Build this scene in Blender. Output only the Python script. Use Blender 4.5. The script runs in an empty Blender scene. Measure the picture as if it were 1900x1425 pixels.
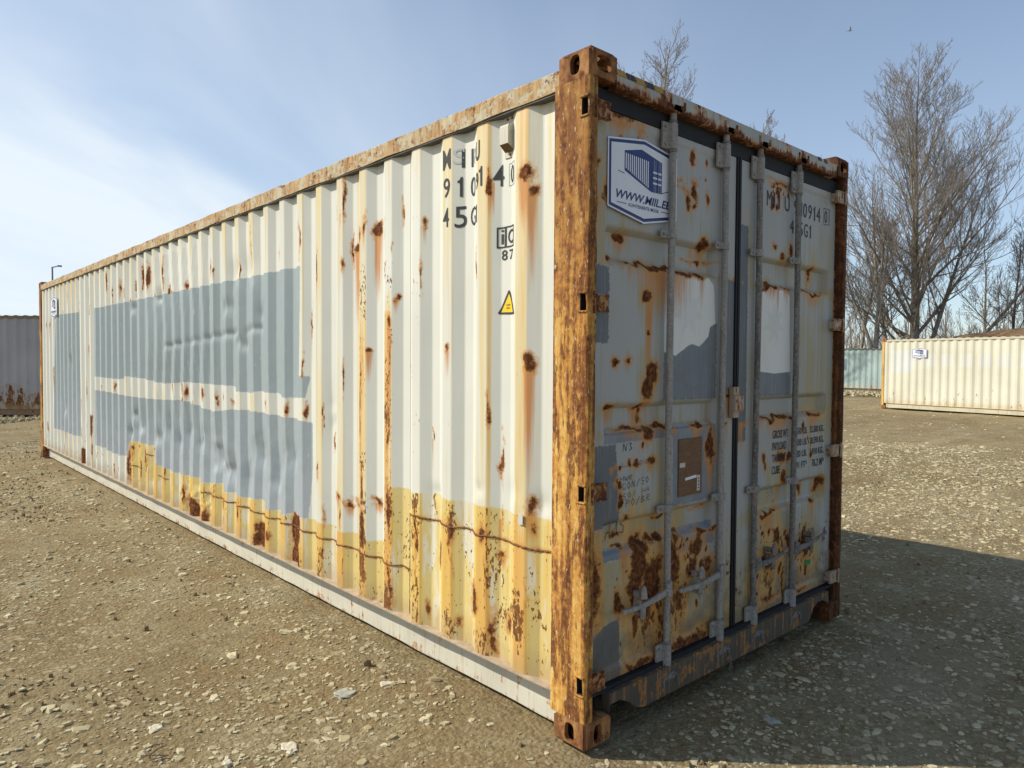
import bpy, bmesh, math, random
import numpy as np
from mathutils import Vector, Matrix, Euler

random.seed(11); rng = np.random.default_rng(7)
R = math.radians
scene = bpy.context.scene
col = scene.collection

# ------------------------------------------------------------------ camera
cam_d = bpy.data.cameras.new('camera'); cam = bpy.data.objects.new('camera', cam_d); col.objects.link(cam)
CAM = Vector((-2.17999, -1.94327, 1.61464))
yaw, pit, rol = 0.736646, -0.0299242, 0.00615669
f = Vector((math.sin(yaw)*math.cos(pit), math.cos(yaw)*math.cos(pit), math.sin(pit)))
r0 = f.cross(Vector((0, 0, 1))).normalized(); u0 = r0.cross(f)
rr = math.cos(rol)*r0 + math.sin(rol)*u0; uu = -math.sin(rol)*r0 + math.cos(rol)*u0
cam.matrix_world = Matrix(((rr.x, uu.x, -f.x, CAM.x), (rr.y, uu.y, -f.y, CAM.y), (rr.z, uu.z, -f.z, CAM.z), (0, 0, 0, 1)))
cam_d.sensor_fit = 'HORIZONTAL'; cam_d.sensor_width = 36.0; cam_d.lens = 36.0*1326.94/1900.0
cam_d.clip_start = 0.05; cam_d.clip_end = 3000
scene.camera = cam

# ------------------------------------------------------------------ light
SUN = Vector((-0.567, 0.528, 0.629)).normalized()
SUN_EL = math.asin(SUN.z); SUN_AZ = math.atan2(SUN.x, SUN.y)
SKY_STRENGTH = 0.10
world = bpy.data.worlds.new("World"); scene.world = world; world.use_nodes = True
sl = bpy.data.lights.new('sun', 'SUN'); sl.energy = 5.0; sl.angle = R(0.55); sl.color = (1.0, 0.93, 0.80)
so = bpy.data.objects.new('sun', sl); col.objects.link(so); so.location = (-20, 20, 25)
so.rotation_euler = SUN.to_track_quat('Z', 'Y').to_euler()
scene.view_settings.view_transform = 'Standard'; scene.view_settings.look = 'None'
scene.view_settings.exposure = 0.0; scene.view_settings.gamma = 1.0; scene.view_settings.use_curve_mapping = False
scene.render.engine = 'CYCLES'
scene.cycles.max_bounces = 5; scene.cycles.diffuse_bounces = 3

# ------------------------------------------------------------------ node helper
class G:
    def __init__(s, tree): s.t = tree; s.n = tree.nodes; s.l = tree.links
    def sock(s, node, key, v):
        if v is None: return
        i = node.inputs[key]
        if isinstance(v, bpy.types.NodeSocket): s.l.new(v, i)
        elif hasattr(i, 'default_value'):
            if isinstance(v, (tuple, list)) and len(v) == 3 and i.type == 'RGBA': v = (*v, 1)
            i.default_value = v
    def m(s, op, a, b=None, c=None, clamp=False):
        n = s.n.new('ShaderNodeMath'); n.operation = op; n.use_clamp = clamp
        for k, v in enumerate((a, b, c)): s.sock(n, k, v)
        return n.outputs[0]
    def vm(s, op, a, b=None, out=0, scale=None):
        n = s.n.new('ShaderNodeVectorMath'); n.operation = op
        s.sock(n, 0, a); s.sock(n, 1, b)
        if scale is not None: s.sock(n, 'Scale', scale)
        return n.outputs[out]
    def noise(s, vec, scale=1, detail=4, rough=.55, dist=0.0, out='Fac'):
        n = s.n.new('ShaderNodeTexNoise'); s.sock(n, 'Vector', vec); s.sock(n, 'Scale', scale)
        s.sock(n, 'Detail', detail); s.sock(n, 'Roughness', rough); s.sock(n, 'Distortion', dist)
        return n.outputs[out]
    def voro(s, vec, scale=1, feat='F1', out='Distance', rand=1.0):
        n = s.n.new('ShaderNodeTexVoronoi'); n.feature = feat
        s.sock(n, 'Vector', vec); s.sock(n, 'Scale', scale); s.sock(n, 'Randomness', rand)
        return n.outputs[out]
    def step(s, x, a, b):
        n = s.n.new('ShaderNodeMapRange'); n.interpolation_type = 'SMOOTHSTEP'
        s.sock(n, 'Value', x); s.sock(n, 'From Min', a); s.sock(n, 'From Max', b)
        return n.outputs[0]
    def rng(s, x, a, b, c=0.0, d=1.0):
        n = s.n.new('ShaderNodeMapRange'); s.sock(n, 'Value', x); s.sock(n, 'From Min', a); s.sock(n, 'From Max', b)
        s.sock(n, 'To Min', c); s.sock(n, 'To Max', d); return n.outputs[0]
    def mix(s, fac, a, b, mode='MIX'):
        n = s.n.new('ShaderNodeMix'); n.data_type = 'RGBA'; n.blend_type = mode
        s.sock(n, 0, fac); s.sock(n, 6, a); s.sock(n, 7, b); return n.outputs[2]
    def attr(s, name):
        n = s.n.new('ShaderNodeAttribute'); n.attribute_name = name; return n.outputs['Fac']
    def ramp(s, fac, stops):
        n = s.n.new('ShaderNodeValToRGB'); e = n.color_ramp.elements
        while len(e) < len(stops): e.new(0.5)
        for k, (p, c) in enumerate(stops): e[k].position = p; e[k].color = (*c, 1)
        s.sock(n, 0, fac); return n.outputs[0]
    def sep(s, v):
        n = s.n.new('ShaderNodeSeparateXYZ'); s.sock(n, 0, v); return n.outputs
    def comb(s, x, y, z):
        n = s.n.new('ShaderNodeCombineXYZ'); s.sock(n, 0, x); s.sock(n, 1, y); s.sock(n, 2, z); return n.outputs[0]

def new_mat(name):
    m = bpy.data.materials.new(name); m.use_nodes = True
    g = G(m.node_tree); b = g.n['Principled BSDF']; return m, g, b
def obj_pos(g):
    return g.n.new('ShaderNodeTexCoord').outputs['Object']
def bump(g, b, h, strength=.5, dist=.01):
    n = g.n.new('ShaderNodeBump'); g.sock(n, 'Strength', strength); g.sock(n, 'Distance', dist); g.sock(n, 'Height', h)
    g.l.new(n.outputs[0], b.inputs['Normal'])

# sky: Nishita sky with high thin cirrus veil, denser towards the sun side
g = G(world.node_tree); bg = g.n['Background']
sky = g.n.new('ShaderNodeTexSky'); sky.sky_type = 'NISHITA'; sky.sun_disc = False
sky.sun_elevation = SUN_EL; sky.sun_rotation = SUN_AZ; sky.altitude = 20; sky.air_density = 1.0; sky.dust_density = 0.3; sky.ozone_density = 2.5
d = g.n.new('ShaderNodeTexCoord').outputs['Generated']
sx, sy, sz = g.sep(d)
zz = g.m('ADD', g.m('MAXIMUM', sz, 0.0), 0.12)
pu = g.m('DIVIDE', sx, zz); pv = g.m('DIVIDE', sy, zz)
al = g.m('ADD', g.m('MULTIPLY', pu, .73), g.m('MULTIPLY', pv, .68))
ac = g.m('ADD', g.m('MULTIPLY', pu, -.68), g.m('MULTIPLY', pv, .73))
sv = g.comb(g.m('MULTIPLY', al, .55), g.m('MULTIPLY', ac, 1.5), 3.1)
n1 = g.noise(sv, 1.2, 5, .5, .5); n2 = g.noise(g.comb(al, ac, 0.), .45, 3, .5)
n3 = g.noise(g.comb(g.m('MULTIPLY', al, .35), g.m('MULTIPLY', ac, 1.5), 1.0), 1.3, 4, .5, .5)
c2 = g.m('ADD', ac, g.m('MULTIPLY', g.m('SUBTRACT', n1, .5), 1.1))
c2 = g.m('ADD', c2, g.m('MULTIPLY', g.m('SUBTRACT', n2, .5), .8))
veil = g.step(c2, -.9, 1.5)
bank = g.step(c2, 1.15, 1.75)
dens = g.m('ADD', g.m('MULTIPLY', veil, g.rng(n3, .28, .72, .10, .46)), g.m('MULTIPLY', bank, .36))
dens = g.m('ADD', dens, g.m('ADD', .07, g.m('MULTIPLY', g.step(sz, .70, .08), .27)), clamp=True)
skyc = sky.outputs[0]
cl = g.mix(dens, g.mix(1.0, skyc, (1.14, 1.25, 1.34), 'MULTIPLY'), (8.4, 9.3, 10.1))
g.l.new(cl, bg.inputs[0]); bg.inputs[1].default_value = SKY_STRENGTH

# ------------------------------------------------------------------ materials
CREAM = (0.635, 0.64, 0.57)
def rust_color(g, p, sc=1.0):
    n = g.noise(p, 45*sc, 6, .65)
    return g.ramp(n, [(.30, (.035, .014, .008)), (.46, (.10, .036, .016)), (.60, (.20, .075, .025)), (.76, (.38, .17, .06))])

def panel_paint(name, base, grey, zone_mul=(1.0, .80, .37), speck=.5, door=False):
    """paint of a weathered steel sheet; attributes say where paint patches, stains and rust are"""
    m, g, b = new_mat(name); p = obj_pos(g)
    px, py, pz = g.sep(p)
    hx = g.m('ADD', px, py)
    big = g.noise(p, 1.3, 3, .5); fine = g.noise(p, 70, 5, .6)
    stv = g.vm('MULTIPLY', p, (38., 38., 1.1)); streak = g.noise(stv, 1, 5, .6, .2)
    stv2 = g.vm('MULTIPLY', p, (95., 95., 2.5)); streak2 = g.noise(stv2, 1, 4, .6)
    med = g.noise(p, 11, 6, .62)
    c = g.mix(g.rng(big, .3, .7), tuple(x*.93 for x in base), tuple(min(1, x*1.05) for x in base))
    c = g.mix(g.m('MULTIPLY', g.step(streak, .5, .8), .35), c, tuple(x*k for x, k in zip(base, (.93, .88, .72))))
    # chalky scratches
    c = g.mix(g.m('MULTIPLY', g.step(streak2, .62, .75), .25), c, (.50, .47, .38))
    wob = g.m('MULTIPLY', g.m('SUBTRACT', fine, .5), .03)
    # yellowed lower zone
    zone = g.step(g.m('ADD', g.attr('zone'), wob), -.003, .003)
    zc = g.mix(1.0, c, zone_mul, 'MULTIPLY')
    zc = g.mix(g.m('MULTIPLY', g.step(streak, .48, .7), .65), zc, g.mix(1.0, c, (1.0, .70, .20), 'MULTIPLY'))
    patch = g.step(g.noise(g.vm('MULTIPLY', p, (11., 11., 2.2)), 1, 4, .6), .53, .60)
    zc = g.mix(g.m('MULTIPLY', patch, .7), zc, c)
    c = g.mix(zone, c, zc)
    # yellow / orange wash
    st = g.m('ADD', g.attr('stain'), g.m('ADD', g.m('MULTIPLY', g.m('SUBTRACT', streak, .5), 1.5), g.m('MULTIPLY', g.m('SUBTRACT', big, .5), .7)))
    on = g.step(g.attr('stain'), .02, .2)
    c = g.mix(g.m('MULTIPLY', g.m('MULTIPLY', g.step(st, .1, .55), on), .8), c, g.mix(1.0, c, (1.0, .80, .42), 'MULTIPLY'))
    c = g.mix(g.m('MULTIPLY', g.m('MULTIPLY', g.step(st, .5, 1.1), on), .85), c, g.mix(streak2, (.66, .42, .13), (.56, .27, .06)))
    # grey repaint
    gf = g.step(g.m('ADD', g.attr('grey'), wob), -.003, .003)
    gcol = g.mix(g.attr('greymix'), grey[0], grey[1])
    gcol = g.mix(g.m('MULTIPLY', g.step(streak, .45, .7), .3), gcol, tuple(min(1, x*1.15) for x in grey[0]))
    gcol = g.mix(g.m('MULTIPLY', g.step(med, .42, .62), .30), gcol, tuple(x*.86 for x in grey[0]))
    gcol = g.mix(g.m('MULTIPLY', g.step(streak2, .5, .75), .35), gcol, (.36, .36, .33))
    thin = g.step(g.m('ADD', g.m('MULTIPLY', streak2, .45), g.m('MULTIPLY', g.noise(p, 19, 6, .7), .55)), .60, .66)
    gf = g.m('MULTIPLY', gf, g.m('SUBTRACT', 1.0, g.m('MULTIPLY', thin, .75)))
    c = g.mix(gf, c, gcol)
    wf = g.step(g.m('ADD', g.attr('white'), g.m('MULTIPLY', wob, .4)), -.002, .002)
    c = g.mix(wf, c, g.mix(g.m('MULTIPLY', g.step(streak, .5, .75), .5), (.70, .69, .65), (.58, .55, .47)))
    # star ghost on the white patches
    c = g.mix(g.m('MULTIPLY', g.step(g.attr('ghost'), -.003, .003), .22), c, (.42, .46, .46))
    # dust at the bottom
    dz = g.m('MULTIPLY', g.step(g.m('ADD', pz, g.m('MULTIPLY', med, .12)), .42, .24), .55)
    c = g.mix(dz, c, (.34, .24, .13))
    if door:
        grime_shade = g.m('MULTIPLY', g.step(g.m('ADD', pz, g.m('MULTIPLY', g.m('SUBTRACT', med, .5), 1.1)), .62, .15), .65)  # darker lower door: grime, with the door's shade painted in as well
        c = g.mix(grime_shade, c, (.105, .082, .058))
        c = g.mix(g.m('MULTIPLY', g.step(g.noise(g.vm('MULTIPLY', p, (3., 3., 1.2)), 1, 5, .6), .5, .7), .35), c, g.mix(1.0, c, (.95, .82, .62), 'MULTIPLY'))
    # drips below rust
    dr = g.m('ADD', g.attr('drip'), g.m('MULTIPLY', g.m('SUBTRACT', streak2, .5), 1.0))
    dro = g.step(g.attr('drip'), .02, .25)
    c = g.mix(g.m('MULTIPLY', g.m('MULTIPLY', g.step(dr, .15, .8), dro), .9), c, (.50, .20, .04))
    # rust blotches
    rv = g.m('ADD', g.attr('rust'), g.m('MULTIPLY', g.m('SUBTRACT', g.noise(p, 34, 7, .68), .5), 1.25))
    rv = g.m('ADD', rv, g.m('MULTIPLY', g.m('SUBTRACT', med, .5), .5))
    ron = g.step(g.attr('rust'), .02, .22)
    halo = g.m('MULTIPLY', g.step(rv, .08, .5), ron)
    core = g.m('MULTIPLY', g.step(rv, .40, .72), ron)
    # speckle of small chips
    sp1 = g.noise(g.vm('MULTIPLY', p, (70., 70., 38.)), 1, 3, .55)
    clus = g.step(g.noise(g.vm('MULTIPLY', p, (7., 7., 3.4)), 1, 4, .65, .4), .44, .66)
    sp2 = g.noise(g.vm('MULTIPLY', p, (26., 26., 11.)), 1, 6, .7)
    thr = g.m('SUBTRACT', .80, g.m('MULTIPLY', g.attr('pits'), g.m('ADD', .10*speck*2, g.m('MULTIPLY', clus, .19*speck*2))))
    sp1 = g.m('MAXIMUM', sp1, g.m('ADD', sp2, g.m('MULTIPLY', g.m('SUBTRACT', clus, 1.0), .12)))
    spk = g.step(g.m('SUBTRACT', sp1, thr), -.01, .03)
    spk_h = g.step(g.m('SUBTRACT', sp1, thr), -.045, .01)
    c = g.mix(g.m('MULTIPLY', g.m('MAXIMUM', halo, g.m('MULTIPLY', spk_h, .6)), .8), c, (.52, .24, .055))
    rc = rust_color(g, p)
    rusted = g.m('MAXIMUM', core, g.m('MULTIPLY', spk, .85))
    c = g.mix(rusted, c, rc)
    g.l.new(c, b.inputs['Base Color'])
    g.sock(b, 'Roughness', g.rng(rusted, 0, 1, .52, .92)); g.sock(b, 'Specular IOR Level', g.rng(rusted, 0, 1, .4, .1))
    h = g.m('ADD', g.m('MULTIPLY', rusted, g.m('MULTIPLY', g.noise(p, 160, 4, .7), 1.6)), g.m('MULTIPLY', fine, .03))
    bump(g, b, h, .7, .0035)
    return m

def steel(name, stops, scale=(26., 26., 1.2), paint=None, paint_amt=.5, dust=0.0, rough=.85, bstr=.6, rust_amt=.5, topdark=False, blotch=False, rscale=(16., 16., 16.)):
    m, g, b = new_mat(name); p = obj_pos(g)
    s = g.noise(g.vm('MULTIPLY', p, scale), 1, 6, .62, .3); n = g.noise(p, 30, 7, .7); big = g.noise(p, 5, 4, .6)
    if blotch:
        v = g.m('ADD', g.m('MULTIPLY', s, .40), g.m('ADD', g.m('MULTIPLY', n, .25), g.m('MULTIPLY', g.noise(g.vm('MULTIPLY', p, (9., 9., 3.2)), 1, 6, .65, .8), .35)))
    else: v = g.m('ADD', g.m('MULTIPLY', s, .55), g.m('ADD', g.m('MULTIPLY', n, .3), g.m('MULTIPLY', big, .15)))
    v = g.m('ADD', g.m('MULTIPLY', g.m('SUBTRACT', v, .5), 1.5), .5)
    c = g.ramp(v, stops)
    if topdark: c = g.mix(g.m('MULTIPLY', g.step(g.m('ADD', g.sep(p)[2], g.m('MULTIPLY', s, 1.6)), 2.3, 3.4), .6), c, (.20, .09, .035))
    if paint:
        pm = g.step(g.m('ADD', g.m('MULTIPLY', big, .5), g.m('MULTIPLY', n, .5)), paint_amt-.03, paint_amt+.03)
        pc = g.mix(g.step(s, .4, .7), paint, tuple(x*k for x, k in zip(paint, (.85, .75, .6))))
        c = g.mix(pm, pc, c)
    rm = g.m('MULTIPLY', g.step(g.noise(g.vm('MULTIPLY', p, rscale), 1, 8, .72), .64-.2*rust_amt, .69-.2*rust_amt), .85)
    c = g.mix(rm, c, rust_color(g, p))
    if blotch:
        fl = g.noise(g.vm('MULTIPLY', p, (75., 75., 22.)), 1, 5, .65)
        c = g.mix(g.m('MULTIPLY', g.step(fl, .62, .66), .8), c, (.60, .50, .32))
        c = g.mix(g.m('MULTIPLY', g.step(fl, .37, .33), .8), c, (.09, .035, .015))
    if dust: c = g.mix(g.m('MULTIPLY', g.step(big, .35, .6), dust), c, (.38, .29, .18))
    g.l.new(c, b.inputs['Base Color']); g.sock(b, 'Roughness', rough); g.sock(b, 'Specular IOR Level', .2)
    bump(g, b, g.m('ADD', g.m('MULTIPLY', n, .6), g.m('MULTIPLY', s, .4)), bstr, .006)
    return m

def plain(name, c, rough=.6, var=.15, scale=12, spec=.3, metal=0.0, bstr=.0, stretch=(1., 1., 1.)):
    m, g, b = new_mat(name); p = obj_pos(g)
    n = g.noise(g.vm('MULTIPLY', p, stretch), scale, 6, .65)
    cc = g.mix(g.rng(n, .3, .7), tuple(x*(1-var) for x in c), tuple(min(1, x*(1+var)) for x in c))
    g.l.new(cc, b.inputs['Base Color']); g.sock(b, 'Roughness', rough); g.sock(b, 'Specular IOR Level', spec); g.sock(b, 'Metallic', metal)
    if bstr: bump(g, b, n, bstr, .01)
    return m

def worn_paint(name, c, rust=.5, scale=14, rough=.55, streak=.5, edge=None):
    """painted steel part with rust breaking through and running down"""
    m, g, b = new_mat(name); p = obj_pos(g)
    n = g.noise(p, scale, 8, .7); big = g.noise(p, 3.1, 3, .5); s = g.noise(g.vm('MULTIPLY', p, (45., 45., 2.)), 1, 5, .6)
    cc = g.mix(g.rng(big, .3, .7), tuple(x*.88 for x in c), tuple(min(1, x*1.08) for x in c))
    v = g.m('ADD', g.m('MULTIPLY', n, .6), g.m('MULTIPLY', g.m('ADD', s, g.m('MULTIPLY', big, .5)), .27))
    if edge: v = g.m('ADD', v, g.m('MULTIPLY', g.step(g.sep(p)[2], edge[1], edge[0]), edge[2]))
    t = .66-.22*rust
    cc = g.mix(g.m('MULTIPLY', g.step(s, .5, .75), streak), cc, (.40, .22, .08))
    cc = g.mix(g.m('MULTIPLY', g.step(v, t-.06, t), .8), cc, (.42, .18, .045))
    k = g.step(v, t, t+.035)
    cc = g.mix(k, cc, rust_color(g, p))
    g.l.new(cc, b.inputs['Base Color']); g.sock(b, 'Roughness', g.rng(k, 0, 1, rough, .9)); g.sock(b, 'Specular IOR Level', .3)
    bump(g, b, g.m('ADD', g.m('MULTIPLY', k, n), g.m('MULTIPLY', n, .3)), .6, .005)
    return m

M = {}
M['wall'] = panel_paint('weathered_cream_sheet', CREAM, ((.30, .36, .37), (.36, .40, .43)))
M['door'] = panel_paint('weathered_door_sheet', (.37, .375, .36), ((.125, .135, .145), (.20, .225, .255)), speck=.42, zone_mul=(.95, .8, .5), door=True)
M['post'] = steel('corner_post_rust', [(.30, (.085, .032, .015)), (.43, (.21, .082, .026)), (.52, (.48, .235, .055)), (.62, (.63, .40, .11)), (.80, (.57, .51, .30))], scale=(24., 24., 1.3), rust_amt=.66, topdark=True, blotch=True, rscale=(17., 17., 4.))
M['post_dark'] = steel('shaded_post_rust', [(.3, (.025, .011, .006)), (.5, (.075, .03, .013)), (.64, (.19, .08, .028)), (.8, (.32, .20, .10))], rust_amt=.7)  # darker copy of the post rust, shade put into its colours
M['casting'] = steel('casting_rust', [(.30, (.07, .03, .015)), (.46, (.20, .088, .035)), (.6, (.34, .165, .06)), (.75, (.44, .27, .12))], scale=(14., 14., 6.), rust_amt=.5, bstr=.9)
M['rail'] = steel('top_rail_rust', [(.28, (.09, .042, .024)), (.40, (.23, .12, .055)), (.52, (.42, .26, .12)), (.64, (.50, .37, .20)), (.76, (.48, .43, .32))], scale=(60., 30., 5.), rust_amt=.38, rscale=(16., 9., 14.), paint=(.50, .46, .34), paint_amt=.49)
M['railb'] = worn_paint('lower_rail_paint', (.58, .565, .47), rust=.18, streak=.45, edge=(.012, .07, .055))
M['undershade'] = plain('grey_shaded_underside', (.085, .085, .08), .8, .3)  # grey darkened by the painted-in shade beneath the rail
M['ledge'] = plain('dusty_ledge', (.42, .33, .23), .95, .3, 18)
M['header'] = worn_paint('header_paint', (.36, .38, .35), rust=.42, scale=9, streak=.9, edge=(2.764, 2.812, .13))
M['sill'] = worn_paint('sill_paint', (.088, .072, .055), rust=.38, scale=9, streak=.6)
def galvanised(name, lo, hi, rust):
    m, g, b = new_mat(name); p = obj_pos(g)
    n = g.noise(p, 75, 6, .75); n2 = g.noise(g.vm('MULTIPLY', p, (30., 30., 6.)), 1, 5, .7)
    c = g.mix(g.step(g.m('ADD', g.m('MULTIPLY', n, .6), g.m('MULTIPLY', n2, .4)), .40, .60), lo, hi)
    c = g.mix(g.m('MULTIPLY', g.step(n2, .56, .66), rust), c, (.22, .12, .055)); c = g.mix(g.m('MULTIPLY', g.step(g.noise(p, 22, 7, .75), .60, .68), rust), c, (.12, .05, .022))
    g.l.new(c, b.inputs['Base Color']); g.sock(b, 'Roughness', g.rng(n, .3, .7, .45, .85)); g.sock(b, 'Specular IOR Level', .35)
    bump(g, b, n, .22, .002); return m
M['galv'] = galvanised('galvanised_bar', (.21, .195, .175), (.34, .325, .30), .45)
M['galvd'] = galvanised('galvanised_bar_dark', (.10, .09, .08), (.25, .235, .215), .6)
M['rustpart'] = worn_paint('rusty_fitting', (.28, .20, .12), rust=.85, scale=25)
M['hinge'] = worn_paint('hinge_paint', (.40, .34, .26), rust=.55, scale=25)
M['rubber'] = plain('door_rubber', (.014, .014, .016), .7, .3)
M['black'] = plain('stencil_black', (.035, .038, .04), .6, .3, 60)
M['faded'] = plain('faded_lettering', (.50, .53, .54), .7, .1, 60)
M['slope_black'] = M['black']
M['navy'] = plain('sign_navy', (.018, .035, .16), .4, .08)
M['signwhite'] = plain('sign_white', (.70, .72, .76), .4, .03)
M['yellow'] = plain('warning_yellow', (.80, .55, .03), .45, .05)
M['hazy'] = worn_paint('hazard_yellow', (.38, .24, .04), rust=.35, scale=30)
M['hazk'] = worn_paint('hazard_black', (.03, .03, .035), rust=.25, scale=30)
M['plywood'] = plain('brown_data_plate', (.17, .095, .05), .8, .35, 9, stretch=(3., 1., 30.))
M['tape'] = plain('paper_tape', (.55, .52, .46), .7, .05)
M['pen'] = plain('marker_pen', (.05, .055, .065), .7, .2)
M['weld'] = plain('weld_rust', (.19, .085, .035), .95, .4, 60)
M['ventm'] = worn_paint('vent_paint', (.56, .55, .46), rust=.15, scale=40)
M['mesh'] = plain('vent_mesh', (.16, .10, .045), .9, .7, 420)
M['inside'] = plain('interior_dark', (.03, .025, .02), .9, .2)
M['green'] = plain('green_seal', (.02, .22, .07), .5, .3, 60)
M['bark'] = steel('bark_grey', [(.3, (.10, .085, .065)), (.5, (.22, .185, .145)), (.7, (.38, .34, .27))], scale=(4., 4., 1.5), rust_amt=-2.0)
M['bark_pale'] = steel('bark_pale', [(.3, (.11, .09, .07)), (.5, (.25, .22, .175)), (.7, (.42, .38, .32))], scale=(4., 4., 3.), rust_amt=-2.0)
M['twig'] = plain('twig_bark', (.235, .205, .172), .85, .25, 3)
M['birchtwig'] = plain('birch_twig', (.10, .062, .055), .85, .25, 3)
M['steelmast'] = plain('mast_steel', (.22, .22, .22), .6)
M['blue'] = None

# ground
def ground_mat():
    m, g, b = new_mat('dirt_ground'); p = g.n.new('ShaderNodeNewGeometry').outputs['Position']
    big = g.noise(p, .22, 4, .55, .4); med = g.noise(p, 1.9, 6, .6, .3); fine = g.noise(p, 26, 8, .7)
    c = g.mix(g.rng(big, .35, .65), (.215, .160, .080), (.300, .236, .128))
    c = g.mix(g.m('MULTIPLY', g.step(med, .48, .66), .55), c, (.225, .148, .070))
    c = g.mix(g.m('MULTIPLY', g.step(med, .50, .34), .55), c, (.335, .285, .175))
    c = g.mix(g.m('MULTIPLY', g.step(fine, .52, .36), .6), c, (.12, .092, .05))
    c = g.mix(g.m('MULTIPLY', g.step(fine, .56, .72), .5), c, (.42, .36, .24))
    # crushed limestone pressed into the dirt
    wv = g.vm('ADD', p, g.vm('SCALE', g.noise(p, 9, 3, .6, out='Color'), None, scale=.05))
    for sc, thr, amt in ((24, .50, .75), (58, .50, .6)):
        dd = g.voro(wv, sc); cr = g.voro(wv, sc, out='Color')
        rx, ry, rz = g.sep(cr)
        r_ = g.m('MULTIPLY', g.m('MULTIPLY', rx, ry), thr*1.7)
        k = g.step(g.m('SUBTRACT', r_, dd), 0.0, .03)
        k = g.m('MULTIPLY', k, g.m('MULTIPLY', g.step(g.noise(p, .8, 3, .5), .35, .6), amt))
        c = g.mix(k, c, g.mix(rz, (.32, .26, .15), (.50, .44, .29)))
    # wheel-worn pale bands far off
    trk = g.noise(g.vm('MULTIPLY', p, (.12, .9, 1.)), 1, 4, .5, .6)
    c = g.mix(g.m('MULTIPLY', g.step(trk, .55, .7), .35), c, (.40, .345, .22))
    g.l.new(c, b.inputs['Base Color']); g.sock(b, 'Roughness', .95); g.sock(b, 'Specular IOR Level', .1)
    h = g.m('ADD', g.m('MULTIPLY', fine, .7), g.m('MULTIPLY', g.voro(wv, 45), -.5))
    h = g.m('ADD', h, g.m('MULTIPLY', g.noise(p, 110, 4, .7), .25))
    bump(g, b, h, .9, .016)
    return m
M['ground'] = ground_mat()
def stone_mat():
    m, g, b = new_mat('limestone_chip'); p = g.n.new('ShaderNodeNewGeometry').outputs['Position']
    r_ = g.attr('tone')
    c = g.mix(r_, (.25, .195, .10), (.60, .53, .34))
    c = g.mix(g.m('MULTIPLY', g.step(g.noise(p, 60, 5, .65), .45, .7), .5), c, (.29, .23, .13))
    g.l.new(c, b.inputs['Base Color']); g.sock(b, 'Roughness', .9); g.sock(b, 'Specular IOR Level', .2)
    bump(g, b, g.noise(p, 150, 4, .7), .5, .004); return m
M['stone'] = stone_mat()
M['clod'] = plain('dirt_clod', (.20, .15, .08), .97, .3, 40, bstr=.6)
M['rockgrey'] = plain('grey_flat_rock', (.36, .35, .29), .85, .25, 30, bstr=.6)
M['rockpale'] = plain('pale_flat_rock', (.56, .51, .38), .85, .22, 30, bstr=.6)
M['wire'] = plain('old_wire', (.16, .13, .10), .6, .3, 40)
M['mound'] = plain('mound_soil', (.19, .12, .065), .97, .4, 2.2, bstr=.8)

# ------------------------------------------------------------------ mesh helpers
def link(o, parent=None):
    col.objects.link(o)
    if parent is not None: o.parent = parent
    return o
def tag(o, label=None, cat=None, group=None, kind=None):
    if label: o['label'] = label
    if cat: o['category'] = cat
    if group: o['group'] = group
    if kind: o['kind'] = kind
    return o
def empty(name, loc=(0, 0, 0), rz=0.0, rot=None):
    o = bpy.data.objects.new(name, None); col.objects.link(o); o.location = loc; o.rotation_euler = rot or (0, 0, rz)
    o.empty_display_size = .2; return o
def np_mesh(name, V, F, mat, parent=None, attrs=None, smooth=False):
    V = np.asarray(V, np.float32); F = np.asarray(F, np.int32); k = F.shape[1]
    me = bpy.data.meshes.new(name)
    me.vertices.add(len(V)); me.vertices.foreach_set('co', V.ravel())
    me.loops.add(F.size); me.loops.foreach_set('vertex_index', F.ravel())
    me.polygons.add(len(F)); me.polygons.foreach_set('loop_start', np.arange(len(F), dtype=np.int32)*k)
    me.polygons.foreach_set('use_smooth', np.full(len(F), bool(smooth)))
    me.update(calc_edges=True)
    for a, v in (attrs or {}).items():
        at = me.attributes.new(a, 'FLOAT', 'POINT'); at.data.foreach_set('value', np.asarray(v, np.float32).ravel())
    if mat: me.materials.append(mat)
    return link(bpy.data.objects.new(name, me), parent)

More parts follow.
